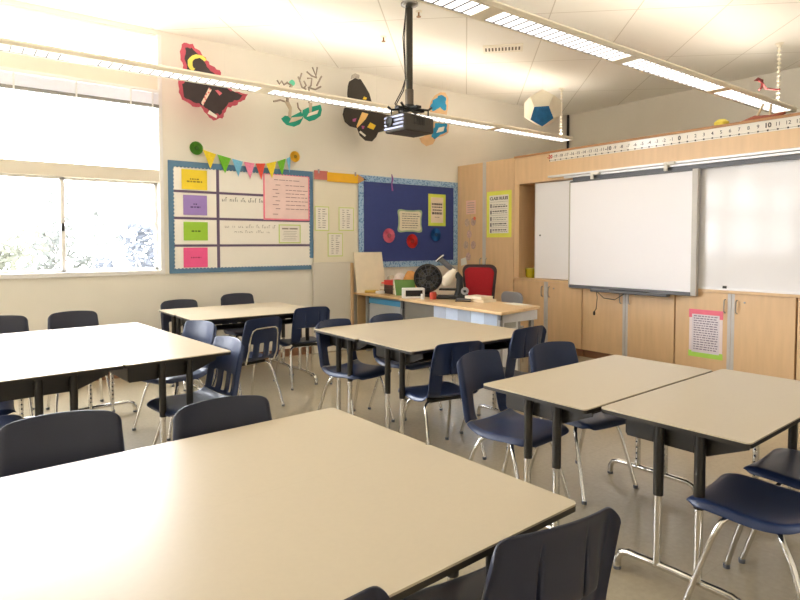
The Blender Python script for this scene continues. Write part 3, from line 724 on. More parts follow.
# ------------------------------------------------------------------ hanging craft work
YH = 6.6
def hp(mb, pts, y0, y1, mi=0): return mb.prism([(x, y0, z) for x, z in pts], (0, y1 - y0, 0), mi)
def craft(name, label, cat, layers, strings, sp=None):
    t = thing(name, label, cat, (0, 0, 0), group=None)
    for k, (nm_, pts, m, d) in enumerate(layers):
        hp(MB(), pts, YH - d - .004, YH - d).build(nm_, m, t, smooth=0)
    for (x, z) in strings: MB().tube([(x, YH, z), (x, YH, ZC - .001)], .0015, 5).build('string', M['paper'], t)
    return t
PT = {}
for line in """b1_out = [(2.02, 3.64), (2.07, 3.65), (2.14, 3.66), (2.16, 3.62), (2.24, 3.58), (2.29, 3.51), (2.35, 3.46), (2.43, 3.42), (2.5, 3.29), (2.59, 3.22), (2.77, 3.21), (2.75, 3.16), (2.68, 3.11), (2.61, 3.06), (2.56, 3.02), (2.52, 3.03), (2.49, 2.97), (2.46, 2.89), (2.41, 2.88), (2.36, 2.86), (2.29, 2.89), (2.26, 2.94), (2.22, 2.98), (2.13, 2.98), (2.08, 3.01), (2.02, 3.04), (1.98, 3.11), (1.97, 3.18), (1.99, 3.24), (2.04, 3.35), (2.04, 3.41), (2.0, 3.49), (2.01, 3.55), (2.02, 3.61)]
b1_in = [(2.06, 3.59), (2.13, 3.62), (2.15, 3.58), (2.23, 3.53), (2.28, 3.46), (2.33, 3.4), (2.43, 3.32), (2.56, 3.21), (2.73, 3.19), (2.63, 3.12), (2.53, 3.08), (2.49, 3.02), (2.43, 2.93), (2.33, 2.94), (2.27, 2.99), (2.2, 3.02), (2.11, 3.04), (2.04, 3.07), (2.02, 3.14), (2.02, 3.2), (2.07, 3.27), (2.08, 3.39), (2.05, 3.48)]
b1_moon = [(2.29, 3.51), (2.27, 3.53), (2.24, 3.55), (2.2, 3.55), (2.17, 3.55), (2.13, 3.53), (2.1, 3.5), (2.08, 3.47), (2.08, 3.44), (2.08, 3.41), (2.1, 3.38), (2.13, 3.36), (2.16, 3.39), (2.14, 3.4), (2.13, 3.42), (2.13, 3.44), (2.13, 3.46), (2.14, 3.48), (2.16, 3.5), (2.19, 3.51), (2.21, 3.52), (2.23, 3.51), (2.25, 3.5), (2.26, 3.49)]
b1_body = [(2.31, 3.21), (2.34, 3.19), (2.24, 3.0), (2.22, 3.03)]
b1_spot = [(2.38, 3.19), (2.41, 3.2), (2.46, 3.17), (2.43, 3.14)]
b1_label = [(2.31, 2.96), (2.4, 2.91), (2.39, 2.88), (2.29, 2.92)]
pot1 = [(3.19, 2.98), (3.24, 3.02), (3.32, 3.02), (3.46, 3.1), (3.49, 3.03), (3.44, 2.94), (3.36, 2.9), (3.26, 2.91), (3.21, 2.95)]
pot2 = [(3.48, 3.12), (3.55, 3.16), (3.73, 3.22), (3.75, 3.16), (3.73, 3.08), (3.65, 3.02), (3.57, 2.99), (3.5, 3.02), (3.47, 3.07)]
neck1 = [(3.23, 3.19), (3.29, 3.2), (3.33, 3.13), (3.32, 2.99), (3.28, 3.02), (3.29, 3.1)]
neck2 = [(3.56, 3.22), (3.61, 3.22), (3.6, 3.11), (3.57, 3.09)]
sw1 = [(3.29, 2.94), (3.33, 3.01), (3.48, 3.04), (3.46, 3.01), (3.38, 2.97)]
sw2 = [(3.53, 3.04), (3.56, 3.09), (3.7, 3.15), (3.68, 3.1)]
head = [(3.38, 3.43), (3.37, 3.41), (3.36, 3.4), (3.34, 3.39), (3.32, 3.39), (3.3, 3.4), (3.3, 3.42), (3.3, 3.44), (3.32, 3.46), (3.34, 3.47), (3.36, 3.46), (3.37, 3.45)]
br1 = [(3.53, 3.38), (3.47, 3.4), (3.44, 3.48), (3.42, 3.52)]
br2 = [(3.44, 3.48), (3.47, 3.57)]
br3 = [(3.5, 3.39), (3.53, 3.43), (3.5, 3.48)]
br4 = [(3.55, 3.52), (3.61, 3.53), (3.6, 3.44), (3.57, 3.4)]
br5 = [(3.54, 3.6), (3.61, 3.56)]
br6 = [(3.62, 3.67), (3.67, 3.57), (3.69, 3.68)]
br7 = [(3.61, 3.56), (3.68, 3.55), (3.67, 3.57)]
br8 = [(3.75, 3.58), (3.68, 3.45)]
br9 = [(3.74, 3.45), (3.66, 3.4), (3.56, 3.41)]
br10 = [(3.14, 3.43), (3.17, 3.39), (3.2, 3.43), (3.23, 3.39), (3.28, 3.43)]
stem1 = [(3.09, 3.17), (3.18, 3.2), (3.24, 3.19)]
link = [(3.41, 3.2), (3.42, 3.14), (3.46, 3.1)]
join = [(3.57, 3.4), (3.57, 3.22)]
join2 = [(3.33, 3.4), (3.29, 3.31), (3.27, 3.19)]
join3 = [(3.28, 3.42), (3.33, 3.4)]
b2_out = [(4.16, 3.58), (4.25, 3.64), (4.34, 3.64), (4.41, 3.56), (4.48, 3.47), (4.51, 3.38), (4.53, 3.26), (4.73, 3.23), (4.87, 3.23), (4.86, 3.16), (4.74, 3.01), (4.62, 2.97), (4.59, 2.91), (4.52, 2.84), (4.41, 2.84), (4.32, 2.9), (4.28, 2.99), (4.17, 3.0), (4.09, 3.05), (4.06, 3.14), (4.08, 3.22), (4.14, 3.33), (4.13, 3.42), (4.14, 3.52)]
b2_tip = [(4.18, 3.61), (4.2, 3.67), (4.25, 3.7), (4.32, 3.69), (4.31, 3.63), (4.25, 3.64)]
b2_body = [(4.36, 3.21), (4.46, 3.2), (4.41, 3.12), (4.28, 2.99), (4.27, 3.02)]
b2_dia = [(4.49, 3.09), (4.58, 3.06), (4.54, 3.0), (4.44, 3.02)]
b2_lab = [(4.33, 2.96), (4.42, 2.91), (4.4, 2.89), (4.31, 2.94)]
b2_p1 = [(4.21, 3.1), (4.27, 3.12), (4.25, 3.07), (4.21, 3.07)]
b2_p2 = [(4.35, 3.03), (4.4, 3.03), (4.38, 2.99), (4.36, 2.99)]
b2_y = [(4.39, 3.42), (4.44, 3.41), (4.42, 3.38), (4.37, 3.38)]
b3_out = [(5.73, 3.68), (5.83, 3.69), (5.89, 3.62), (5.88, 3.47), (5.86, 3.37), (5.91, 3.23), (5.89, 3.11), (5.79, 3.05), (5.67, 3.02), (5.59, 2.91), (5.47, 2.87), (5.38, 2.91), (5.34, 2.97), (5.45, 3.02), (5.56, 3.12), (5.6, 3.21), (5.56, 3.34), (5.52, 3.42), (5.56, 3.53), (5.63, 3.62)]
b3_blue = [(5.75, 3.65), (5.84, 3.62), (5.85, 3.44), (5.79, 3.43), (5.73, 3.47), (5.67, 3.42), (5.59, 3.39), (5.54, 3.44), (5.59, 3.54), (5.67, 3.6)]
b3_low = [(5.64, 3.23), (5.86, 3.24), (5.86, 3.11), (5.78, 3.07), (5.7, 3.05), (5.62, 2.99), (5.56, 3.01), (5.6, 3.1)]
b3_white = [(5.7, 3.16), (5.81, 3.19), (5.79, 3.12), (5.65, 3.08)]""".strip().split('\n'):
    a, b = line.split(' = '); PT[a] = eval(b)
def ragged(pts, amp, step, seed):
    rd = random.Random(seed); o = []
    for (xa, za), (xb, zb) in zip(pts, pts[1:] + pts[:1]):
        L = math.hypot(xb - xa, zb - za); n = max(1, int(L / step)); nx, nz = -(zb - za) / max(L, 1e-6), (xb - xa) / max(L, 1e-6)
        for i in range(n):
            u = i / n; k = rd.uniform(-amp, amp); o.append((xa + (xb - xa) * u + nx * k, za + (zb - za) * u + nz * k))
    return o
PT['b1_out'] = ragged(PT['b1_out'], .012, .025, 1); PT['b1_in'] = ragged(PT['b1_in'], .012, .025, 2)
PT['b3_blue'] = ragged(PT['b3_blue'], .012, .03, 3); PT['b3_low'] = ragged(PT['b3_low'], .012, .03, 4)
felt_b = mat('charcoal_card', (58, 48, 50), .8, var=.08); felt_r = mat('crimson_card', (184, 78, 94), .8, var=.08)
craft('butterfly_cutout', 'large hanging dark butterfly cutout with ragged crimson edge', 'paper butterfly', [
    ('wing_edge', PT['b1_out'], felt_r, 0), ('wing', PT['b1_in'], felt_b, .004), ('crescent', PT['b1_moon'], mat('pale_yellow_card', (222, 206, 92), .7), .008),
    ('striped_body', PT['b1_body'], border_pattern_mat('pink_stripes', (226, 120, 120), (242, 214, 196), 30), .008), ('spot', PT['b1_spot'], mat('pink_dot', (222, 110, 126), .7), .008), ('name_label', PT['b1_label'], M['paper'], .008)], [(2.12, 3.66), (2.5, 3.3)])
craft('butterfly_cutout', 'hanging black butterfly cutout with orange body left of the projector', 'paper butterfly', [
    ('wing', PT['b2_out'], mat('black_card', (50, 44, 38), .8, var=.08), 0), ('silver_tip', PT['b2_tip'], mat('foil_grey', (176, 168, 156), .5, var=.2, scale=40), .004), ('body', PT['b2_body'], mat('orange_card', (228, 186, 112), .7), .004),
    ('diamond', PT['b2_dia'], mat('gold_card', (220, 182, 40), .7), .004), ('name_label', PT['b2_lab'], M['paper'], .004), ('spot', PT['b2_p1'], mat('magenta_dot', (170, 80, 130), .7), .004), ('spot', PT['b2_p2'], mat('magenta_dot', (170, 80, 130), .7), .004), ('spot', PT['b2_y'], mat('gold_card', (220, 182, 40), .7), .004)], [(4.25, 3.7), (4.6, 3.22)])
craft('butterfly_cutout', 'hanging blue and tan butterfly cutout right of the projector', 'paper butterfly', [
    ('wing', PT['b3_out'], mat('tan_card', (222, 182, 136), .8, var=.1), 0), ('blue_patch', PT['b3_blue'], mat('turquoise_card', (30, 134, 178), .7, var=.15), .004), ('blue_patch', PT['b3_low'], mat('turquoise_card', (30, 134, 178), .7, var=.15), .004), ('white_patch', PT['b3_white'], M['paper'], .008)], [(5.78, 3.68)])
t = craft('reindeer_cutout', 'hanging green and grey antlered creature cutout behind the suspended light', 'paper decoration', [
    ('hoof', PT['pot1'], mat('teal_green_card', (18, 150, 126), .7, var=.08), 0), ('hoof', PT['pot2'], mat('teal_green_card', (18, 150, 126), .7, var=.08), .004),
    ('leg', PT['neck1'], mat('taupe_card', (186, 172, 150), .8), .005), ('leg', PT['neck2'], mat('taupe_card', (186, 172, 150), .8), .009), ('white_patch', PT['sw1'], mat('pale_taupe', (206, 194, 172), .8), .006), ('white_patch', PT['sw2'], mat('cream_card', (232, 226, 212), .8), .010), ('head', PT['head'], mat('mint_card', (96, 196, 160), .7), 0)], [(3.34, 3.46), (3.67, 3.66)])
an = MB()
for k in ('br1', 'br2', 'br3', 'br4', 'br5', 'br6', 'br7', 'br8', 'br9', 'br10', 'stem1', 'link', 'join', 'join2', 'join3'):
    an.tube([(x, YH - .002, z) for x, z in PT[k]], .011 if k not in ('join2',) else .02, 6)
an.build('antlers', mat('grey_twig', (150, 136, 124), .8), t)
# dodecahedron
t = thing('paper_ball', 'hanging paper dodecahedron, white with one blue pentagon', 'paper ornament', (6.59, 5.41, 3.34))
g = (1 + 5 ** .5) / 2
vs = [Vector((x, y, z)) for x in (-1, 1) for y in (-1, 1) for z in (-1, 1)] + [Vector(v) for a in (-1 / g, 1 / g) for b in (-g, g) for v in ((0, a, b), (a, b, 0), (b, 0, a))]
cand = [Vector(v).normalized() for a in (-1, 1) for b in (-g, g) for v in ((0, a, b), (a, b, 0), (b, 0, a), (0, b, a), (b, a, 0), (a, 0, b))]
def five(q):
    d = sorted((v.dot(q) for v in vs), reverse=True); return abs(d[0] - d[4]) < 1e-4 and d[4] - d[5] > .1
nrm = [q for q in cand if five(q)]
q0 = nrm[0]; f0 = [v for v in vs if v.dot(q0) > max(u.dot(q0) for u in vs) - 1e-4]
tip = (f0[0] - q0 * f0[0].dot(q0)).normalized()
D1 = Vector((-.66, -.48, -.60)).normalized()                    # where the blue face looks
dn = Vector((0, 0, -1)); dn = (dn - D1 * dn.dot(D1)).normalized()
A = Matrix((q0, tip, q0.cross(tip))).transposed(); Bm = Matrix((D1, dn, D1.cross(dn))).transposed()
rot = Bm @ A.transposed()
lft = Vector((-.55, .82, .05))
second = max((q for q in nrm if q is not q0), key=lambda q: (rot @ q).dot(lft))
for q in nrm:
    fv = sorted(vs, key=lambda v: -v.dot(q))[:5]
    c = sum(fv, Vector()) / 5; a = (fv[0] - c).normalized(); b = q.cross(a)
    fv.sort(key=lambda v: math.atan2((v - c).dot(b), (v - c).dot(a)))
    pts = [rot @ (c + (v - c) * .985) * (.27 / 3 ** .5) for v in fv]
    m = mat('blue_pentagon', (40, 116, 176), .6, var=.15, scale=20) if q is q0 else (mat('lilac_white_pentagon', (232, 228, 236), .6) if q is second else mat('cream_pentagon', (236, 229, 210), .6))
    MB().prism(pts, rot @ (-q) * .004).build('pentagon', m, t, smooth=0)
MB().tube([(0, 0, .27), (0, 0, ZC - 3.341)], .0015, 5).build('string', M['paper'], t)

# ceiling vent and sprinklers
v = thing('ceiling_vent', 'slotted air vent in the ceiling between the two suspended lights', 'vent', (5.40, 5.05, ZC), math.radians(-47))
MB().box(-.24, .24, -.14, .14, -.012, 0).build('frame', M['fixture'], v, bevel=.003)
s = MB()
for k in range(11): s.box(-.215 + k * .04, -.195 + k * .04, -.06, .06, -.0135, -.0121)
s.build('slots', mat('vent_shadow_paint', (96, 88, 72), .8), v, smooth=0)
for x, y, lab in ((3.86, 4.78, 'small brass sprinkler head in the ceiling beside the projector pole'), (4.0, 5.6, 'small sprinkler head in the ceiling between projector pole and window wall')):
    s = thing('sprinkler', lab, 'sprinkler', (x, y, ZC), group='ceiling sprinklers')
    MB().lathe([(.035, 0), (.035, -.006), (.01, -.012)], n=14).build('plate', M['fixture'], s)
    MB().lathe([(.009, -.011), (.009, -.05), (.024, -.053), (.024, -.058)], n=12).build('nozzle', mat('brass', (150, 110, 70), .35, .9), s)

# ------------------------------------------------------------------ tables
def table(label, cx, cy, L, W, zt, rdeg, group, cat='table'):
    t = thing('classroom_table', label, cat, (cx, cy, 0), math.radians(rdeg), group)
    def rr(a, b, r):
        o = []
        for sx, sy, a0 in ((1, 1, 0), (-1, 1, 90), (-1, -1, 180), (1, -1, 270)):
            for k in range(6):
                an = math.radians(a0 + 18 * k); o.append((sx * (a - r) + r * math.cos(an), sy * (b - r) + r * math.sin(an)))
        return o
    top = MB().prism([(x, y, zt - .006) for x, y in rr(L / 2, W / 2, .020)], (0, 0, .006)).build('tabletop', M['table'], t, smooth=30)
    MB().prism([(x, y, zt - .022) for x, y in rr(L / 2, W / 2, .020)], (0, 0, .0158)).build('edge_band', M['tedge'], top)
    # book box
    bx = MB(); e = L / 2 - .13; z1 = zt - .023; wb = W / 2 - .05
    for s in (-1, 1):
        bx.prism([(s * e, -wb, z1), (s * e, wb, z1), (s * e, wb, z1 - .10), (s * e, wb - .008, z1 - .113), (s * e, -.10, z1 - .113), (s * e, -wb, z1 - .045)], (-s * .006, 0, 0))
    bx.box(-e, e, -.10, wb - .008, z1 - .113, z1 - .107); bx.box(-e, e, wb - .005, wb, z1 - .10, z1)
    bx.build('book_box', M['tdark'], t, smooth=20)
    le = L / 2 - .10
    for s in (-1, 1):
        ft = MB()
        ft.tube([(s * le, -.27, .004), (s * le, -.268, .05), (s * le, -.25, .082), (s * le, -.215, .095), (s * le, 0, .098), (s * le, .215, .095), (s * le, .25, .082), (s * le, .268, .05), (s * le, .27, .004)], .0165, 12)
        fo = ft.build('foot', M['chrome'], t)
        for q in (-1, 1): MB().lathe([(.017, .0), (.017, .014)], c=(s * le, q * .27, 0), n=12).build('glide', M['dgrey'], fo)
        for q in (-1, 1):
            y = q * .085
            lg = MB().lathe([(.021, .40), (.021, zt - .023)], c=(s * le, y, 0), n=16).build('leg', M['tdark'], t)
            it = MB().lathe([(.0165, .095), (.0165, .41)], c=(s * le, y, 0), n=14)
            for k in range(7):
                it.lathe([(.006, .0), (.006, .0012)], n=8, mi=1, T=Matrix.Translation((s * (le - .0163), y, .15 + k * .035)) @ Matrix.Rotation(-s * PI / 2, 4, 'Y'))
            it.build('inner_tube', [M['chrome'], M['black']], lg)
        for q in (-1, 1): MB().tube([(s * (le - .01), q * .085, zt - .15), (s * (le - .13), q * .11, zt - .024)], .008, 8).build('brace', M['tdark'], t)
    return t
TG = 'paired classroom tables'
table('beige table right of centre, its left end beside the chair with the open back', 2.79, 1.86, 1.26, .61, .745, 2, TG)
table('beige table at the right edge, pushed against another along a dark seam', 2.895, 1.237, 1.26, .61, .745, 2, TG)
table('beige foreground table, far half, with two chair backs behind it', .682, 1.895, 1.30, .6237, .745, 2.6, TG)
table('beige foreground table, near half, with chair backs on its near side', .7104, 1.2717, 1.30, .6237, .745, 2.6, TG)
table('beige table in the middle of the room, far half beside the chairs facing the viewer', 2.97, 3.935, 1.29, .645, .77, 0, TG)
table('beige table in the middle of the room, near half', 2.985, 3.288, 1.29, .645, .77, 0, TG)
table('sunlit beige table beside the windows, right half, with two chairs on its right', 1.02, 4.60, 1.88, .655, .77, 94.5, TG)
table('sunlit beige table beside the windows, left half, cut off by the left edge', .363, 4.555, 1.88, .655, .77, 94.5, TG)
table('beige table at the back below the planning board, half nearest the wall', 2.38, 6.204, 1.36, .55, .77, 0, TG)
table('beige table at the back below the planning board, half nearest the viewer', 2.39, 5.648, 1.36, .55, .77, 0, TG)

# ------------------------------------------------------------------ chairs
PROF = [(.232, .408), (.226, .428), (.205, .441), (.15, .448), (.05, .442), (-.05, .436), (-.12, .437), (-.165, .447), (-.197, .472), (-.212, .51), (-.222, .57), (-.238, .65), (-.258, .73), (-.285, .83)]
def prof_table(n=200):
    P = [Vector((a, b)) for a, b in PROF]; out = []
    for i in range(len(P) - 1):
        p0, p1, p2, p3 = P[max(i - 1, 0)], P[i], P[i + 1], P[min(i + 2, len(P) - 1)]
        for k in range(20):
            u = k / 20
            out.append(.5 * ((2 * p1) + (-p0 + p2) * u + (2 * p0 - 5 * p1 + 4 * p2 - p3) * u * u + (-p0 + 3 * p1 - 3 * p2 + p3) * u ** 3))
    out.append(P[-1]); S = [0.0]
    for i in range(1, len(out)): S.append(S[-1] + (out[i] - out[i - 1]).length)
    return out, S
PP, SS = prof_table(); ST = SS[-1]
def at_s(s):
    s = min(max(s, 0), ST)
    lo, hi = 0, len(SS) - 1
    while hi - lo > 1:
        m = (lo + hi) // 2
        if SS[m] <= s: lo = m
        else: hi = m
    u = (s - SS[lo]) / max(1e-9, SS[hi] - SS[lo])
    p = PP[lo].lerp(PP[hi], u); a = max(lo - 3, 0); b = min(hi + 3, len(PP) - 1)
    t = (PP[b] - PP[a]).normalized()
    return p, Vector((t.y, -t.x))          # point (y, z) and normal towards the sitter
def s_of_z(z):                              # arc length where the backrest reaches height z
    for i in range(len(PP) - 1, 0, -1):
        if PP[i].y <= z: return SS[i]
    return 0
S_BEND = s_of_z(.458)
U0 = [0, .05, .1, .18, .30, .33, .35, .37, .41, .50, .60, .7, .8, .88, .94, .98, 1]
UU = [-u for u in U0[:0:-1]] + U0
def hwid(s):
    k = s / ST
    pts = [(0, .205), (.12, .228), (.35, .232), (.5, .215), (.62, .212), (.8, .212), (.93, .205), (1, .192)]
    for (a, wa), (b, wb) in zip(pts, pts[1:]):
        if k <= b:
            u = (k - a) / (b - a); u = u * u * (3 - 2 * u); return wa + (wb - wa) * u
    return pts[-1][1]
def shell(rows, kind, part):
    def pt(u, s, back):
        au = abs(u); ss = s
        q = max(0, (au - .76) / .24)
        cor = (1 - math.sqrt(max(0, 1 - q * q)))
        if part == 'back':
            k = (s - S_BEND) / (ST - S_BEND); ss = S_BEND + k * (ST - S_BEND - .024 * u * u - .036 * cor)
        else:
            k = (S_BEND - s) / S_BEND; ss = S_BEND - k * (S_BEND - .008 * u * u - .055 * cor)
        p, n = at_s(ss); z = p.y; w = hwid(ss)
        kb = min(max((ss / ST - .38) / .2, 0), 1)
        off = (.010 + .030 * kb) * u * u
        lip = max(0, (au - .86) / .14); off -= .030 * lip * lip
        if ss < .03: off -= 0
        x = w * (u - .02 * lip * lip * (1 if u > 0 else -1))
        th = 0
        if back:
            th = .007
            if kind == 'B' and part == 'back' and z > .615 and au < .78:
                f = min(1, max(0, (.80 - z) / .17))
                g = 0 if abs(au - .35) < .01 else 1
                th += .034 * f * g * min(1, (.78 - au) / .15)
        p2 = p + n * (off - th)
        return Vector((x, p2.x, p2.y))
    def hole(i, j):
        um = abs(UU[i] + UU[i + 1]) / 2; p, _ = at_s((rows[j] + rows[j + 1]) / 2)
        if part != 'back': return False
        if kind == 'B': return um < .50 and p.y < .615
        return .478 < p.y < .60 and (um < .10 or .41 < um < .60)
    mb = MB(); nu, nr = len(UU), len(rows)
    F = [[mb.bm.verts.new(pt(u, s, False)) for s in rows] for u in UU]; B = [[mb.bm.verts.new(pt(u, s, True)) for s in rows] for u in UU]
    H = [[hole(i, j) for j in range(nr - 1)] for i in range(nu - 1)]
    ok = lambda i, j: 0 <= i < nu - 1 and 0 <= j < nr - 1 and not H[i][j]
    for i in range(nu - 1):
        for j in range(nr - 1):
            if H[i][j]: continue
            mb.bm.faces.new((F[i][j], F[i + 1][j], F[i + 1][j + 1], F[i][j + 1])); mb.bm.faces.new((B[i][j], B[i][j + 1], B[i + 1][j + 1], B[i + 1][j]))
            for (di, dj, a, b) in ((-1, 0, (i, j), (i, j + 1)), (1, 0, (i + 1, j + 1), (i + 1, j)), (0, -1, (i + 1, j), (i, j)), (0, 1, (i, j + 1), (i + 1, j + 1))):
                if not ok(i + di, j + dj):
                    mb.bm.faces.new((F[a[0]][a[1]], F[b[0]][b[1]], B[b[0]][b[1]], B[a[0]][a[1]]))
    for v in [v for v in mb.bm.verts if not v.link_faces]: mb.bm.verts.remove(v)
    return mb
def make_chair(name, kind, m):
    t = thing(name, '', 'chair')
    rs = [0, .012, .03, .06, .11, .18, .26, .33, .37, .40]; rs = [r for r in rs if r < S_BEND - .01] + [S_BEND]
    shell(rs, kind, 'seat').build('seat', m, t, smooth=50, subsurf=1)
    rb_ = [S_BEND] + [s_of_z(z) for z in (.468, .480, .486, .50, .54, .58, .602, .616, .624, .64, .68, .72, .76, .79, .81)] + [ST - .008, ST]
    bk = shell(rb_, kind, 'back').build('backrest', m, t, smooth=50, subsurf=1)
    if kind == 'A':
        MB().tube([(-.15, -.200, .43), (-.152, -.238, .52), (-.145, -.266, .67), (-.13, -.277, .72), (-.10, -.282, .737), (0, -.284, .74), (.10, -.282, .737), (.13, -.277, .72), (.145, -.266, .67), (.152, -.238, .52), (.15, -.200, .43)], .009, 10).build('back_hoop', M['chrome'], t)
    fr = MB(); fr.box(-.13, .13, .045, .10, .405, .426); fr.box(-.13, .13, -.11, -.055, .400, .423); fr.box(-.10, -.06, -.10, .09, .403, .42); fr.box(.06, .10, -.10, .09, .403, .42)
    fr.build('seat_mount', M['tdark'], t, bevel=.004)
    for sx in (-1, 1):
        for sy, y0, y1 in ((1, .07, .215), (-1, -.08, -.245)):
            l = MB().tube([(sx * .10, y0, .402), (sx * .145, y0 + .01 * sy, .398), (sx * .172, y0 + .03 * sy, .375), (sx * .186, y0 + (y1 - y0) * .4, .31), (sx * .205, y0 + (y1 - y0) * .75, .14), (sx * .218, y1, .012)], .0115, 12).build('leg', M['chrome'], t)
            MB().lathe([(.014, 0), (.015, .018)], c=(sx * .218, y1, 0), n=12).build('foot_cap', M['dgrey'], l)
    return t
protos = {}
def chair(kind, dark, bx, by, rdeg, label, group, ref='back', dz=0.0):
    key = (kind, dark)
    r = math.radians(rdeg)
    fx, fy = -math.sin(r), math.cos(r)
    d = .28 if ref == 'back' else 0.0
    if key not in protos:
        t = protos[key] = make_chair('school_chair', kind, M['navy_grey'] if dark else M['navy'])
    else:
        t = dup(protos[key])
    t.location = (bx + fx * d, by + fy * d, 0); t.rotation_euler = (0, 0, r)
    s = 1 + dz / .83; t.scale = (1, 1, s)
    t['label'] = label; t['group'] = group
    return t
chair('B', 0, 2.46, 2.50, 187, 'navy chair with open lower back at the left end of the right-hand tables', 'chairs at the right-hand tables')
chair('B', 0, 3.07, 2.44, 173, 'navy chair behind the right-hand tables showing only its upper back', 'chairs at the right-hand tables')
chair('B', 0, 2.55, .96, 4, 'navy chair pushed under the right-edge table, seat showing between its legs', 'chairs at the right-hand tables', 'seat')
chair('B', 0, 3.08, .96, 2, 'navy chair cut off by the right edge, seat just below the tabletop corner', 'chairs at the right-hand tables', 'seat')
chair('B', 0, 2.53, 4.30, 192, 'navy chair with open back behind the left end of the middle tables', 'chairs at the middle tables')
chair('B', 0, 3.11, 4.34, 186, 'navy chair behind the middle tables in front of the grey desk', 'chairs at the middle tables')
chair('B', 0, 2.62, 2.80, -8, 'navy chair on the near side of the middle tables seen from its side', 'chairs at the middle tables')
chair('B', 0, 3.34, 2.82, 4, 'navy chair with pleated back on the near side of the middle tables by the desk', 'chairs at the middle tables', dz=.035)
chair('B', 0, 2.88, 5.27, -3, 'navy chair with pleated back at the right end of the back tables', 'chairs at the back tables')
chair('A', 0, 2.13, 4.75, 14, 'navy chair with chrome hoop on its back in front of the back tables', 'chairs at the back tables')
chair('A', 1, 1.97, 6.68, 180, 'dark chair behind the back tables below the green and pink cards', 'chairs at the back tables', dz=.02)
chair('A', 1, 2.66, 6.74, 180, 'dark chair behind the back tables below the middle of the planning board', 'chairs at the back tables', dz=.05)
chair('A', 0, 1.63, 4.88, 110, 'blue chair by the sunlit tables, farther of the two on their right side', 'chairs at the sunlit tables')
chair('A', 0, 1.50, 3.90, 98, 'blue chair with slotted back, nearer of the two right of the sunlit tables', 'chairs at the sunlit tables')
chair('A', 1, .30, 6.12, 175, 'dark chair at the far end of the sunlit tables, cut by the left edge', 'chairs at the sunlit tables', dz=.02)
chair('A', 1, .84, 6.04, 181, 'dark chair at the far end of the sunlit tables below the right window pane', 'chairs at the sunlit tables', dz=.03)
chair('A', 0, .06, 3.98, -92, 'navy chair seat at the left edge under the sunlit tables, nearer one', 'chairs at the sunlit tables', 'seat')
chair('A', 0, .05, 4.52, -92, 'navy chair seat at the left edge under the sunlit tables, farther one', 'chairs at the sunlit tables', 'seat')
chair('B', 1, .30, 2.48, 172, 'dark chair back behind the foreground tables, at the left edge', 'chairs at the foreground tables', dz=.015)
chair('B', 1, .87, 2.38, 177, 'dark chair back behind the foreground tables, right of its neighbour', 'chairs at the foreground tables')
chair('B', 1, 1.11, .83, -8, 'large dark pleated chair back at the bottom edge near the table corner', 'chairs at the foreground tables')
chair('B', 1, .455, .895, -5, 'dark chair back just peeking in at the bottom edge, left of the pleated one', 'chairs at the foreground tables')

# ------------------------------------------------------------------ teacher desks
ZD = .79
t = thing('teacher_desk', 'grey metal desk with wooden top and blue strip in front of the navy board', 'desk')
MB().box(4.40, 5.10, 5.80, 6.90, ZD - .028, ZD).build('desktop', mat('oak_desktop', (206, 172, 124), .35, var=.06, scale=3, stretch=(2, 8, 8)), t, bevel=.004)
MB().box(4.47, 4.485, 5.84, 6.60, .18, ZD - .03).build('front_panel', mat('light_grey_metal', (176, 178, 182), .4), t, bevel=.003)
MB().box(4.452, 4.469, 5.86, 6.58, .665, .735).build('blue_strip', mat('sky_blue_metal', (70, 148, 196), .4), t, bevel=.003)
for ya in (5.82, 6.578): MB().box(4.448, 4.47, ya, ya + .042, .65, .745).build('strip_end', M['dgrey'], t, bevel=.003)
MB().box(4.44, 5.05, 6.84, 6.86, 0, ZD - .029).build('end_panel', mat('tan_board', (196, 166, 124), .5), t, bevel=.003)
MB().box(4.50, 5.05, 5.82, 5.838, .05, ZD - .029).build('side_panel', mat('olive_grey_metal', (136, 130, 116), .45), t, bevel=.003)
for xa, ya in ((4.45, 6.62), (5.0, 6.62), (5.0, 5.84), (4.45, 5.84)): MB().box(xa, xa + .05, ya, ya + .04, 0, ZD - .029).build('leg', M['grey'], t)
t = thing('teacher_desk', 'wide teacher desk with oak top and pale blue front panels', 'desk')
MB().prism([(4.36, 5.78, ZD - .03), (4.25, 3.97, ZD - .03), (5.02, 4.13, ZD - .03), (5.06, 5.78, ZD - .03)], (0, 0, .032)).build('desktop', mat('oak_desktop_pale', (224, 192, 148), .3, var=.06, scale=3, stretch=(8, 2, 8)), t, bevel=.005)
pal = [(176, 186, 206), (198, 212, 234), (168, 180, 200), (204, 220, 242), (176, 190, 212)]
for k in range(5):
    a = 5.12 - k * .2; MB().box(4.355 + .004 * (k % 2), 4.372 + .004 * (k % 2), a - .205, a, .05, ZD - .031).build('front_panel', mat('blue_white_panel_%d' % k, pal[k], .35), t, bevel=.003)
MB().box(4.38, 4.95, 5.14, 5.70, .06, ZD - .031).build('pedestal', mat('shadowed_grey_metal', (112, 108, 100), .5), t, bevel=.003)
MB().box(4.33, 4.92, 4.085, 4.10, .66, ZD - .031).build('apron', mat('pale_grey_apron', (214, 216, 222), .4), t, bevel=.003)
MB().box(4.38, 4.64, 4.105, 4.12, .05, .66).build('end_panel', mat('white_end_panel', (222, 224, 228), .4), t, bevel=.003)
MB().box(4.43, 4.60, 4.099, 4.104, .60, .66).build('grille', mat('grille_grey', (176, 178, 176), .5), t, smooth=0)
for xa, ya in ((4.32, 4.06), (4.64, 4.11), (4.96, 4.2)): MB().box(xa, xa + .04, ya, ya + .04, 0.0, ZD - .031).build('leg', M['grey'], t)
MB().box(4.312, 4.335, 4.045, 4.075, .70, ZD - .031).build('corner_bracket', M['dgrey'], t)

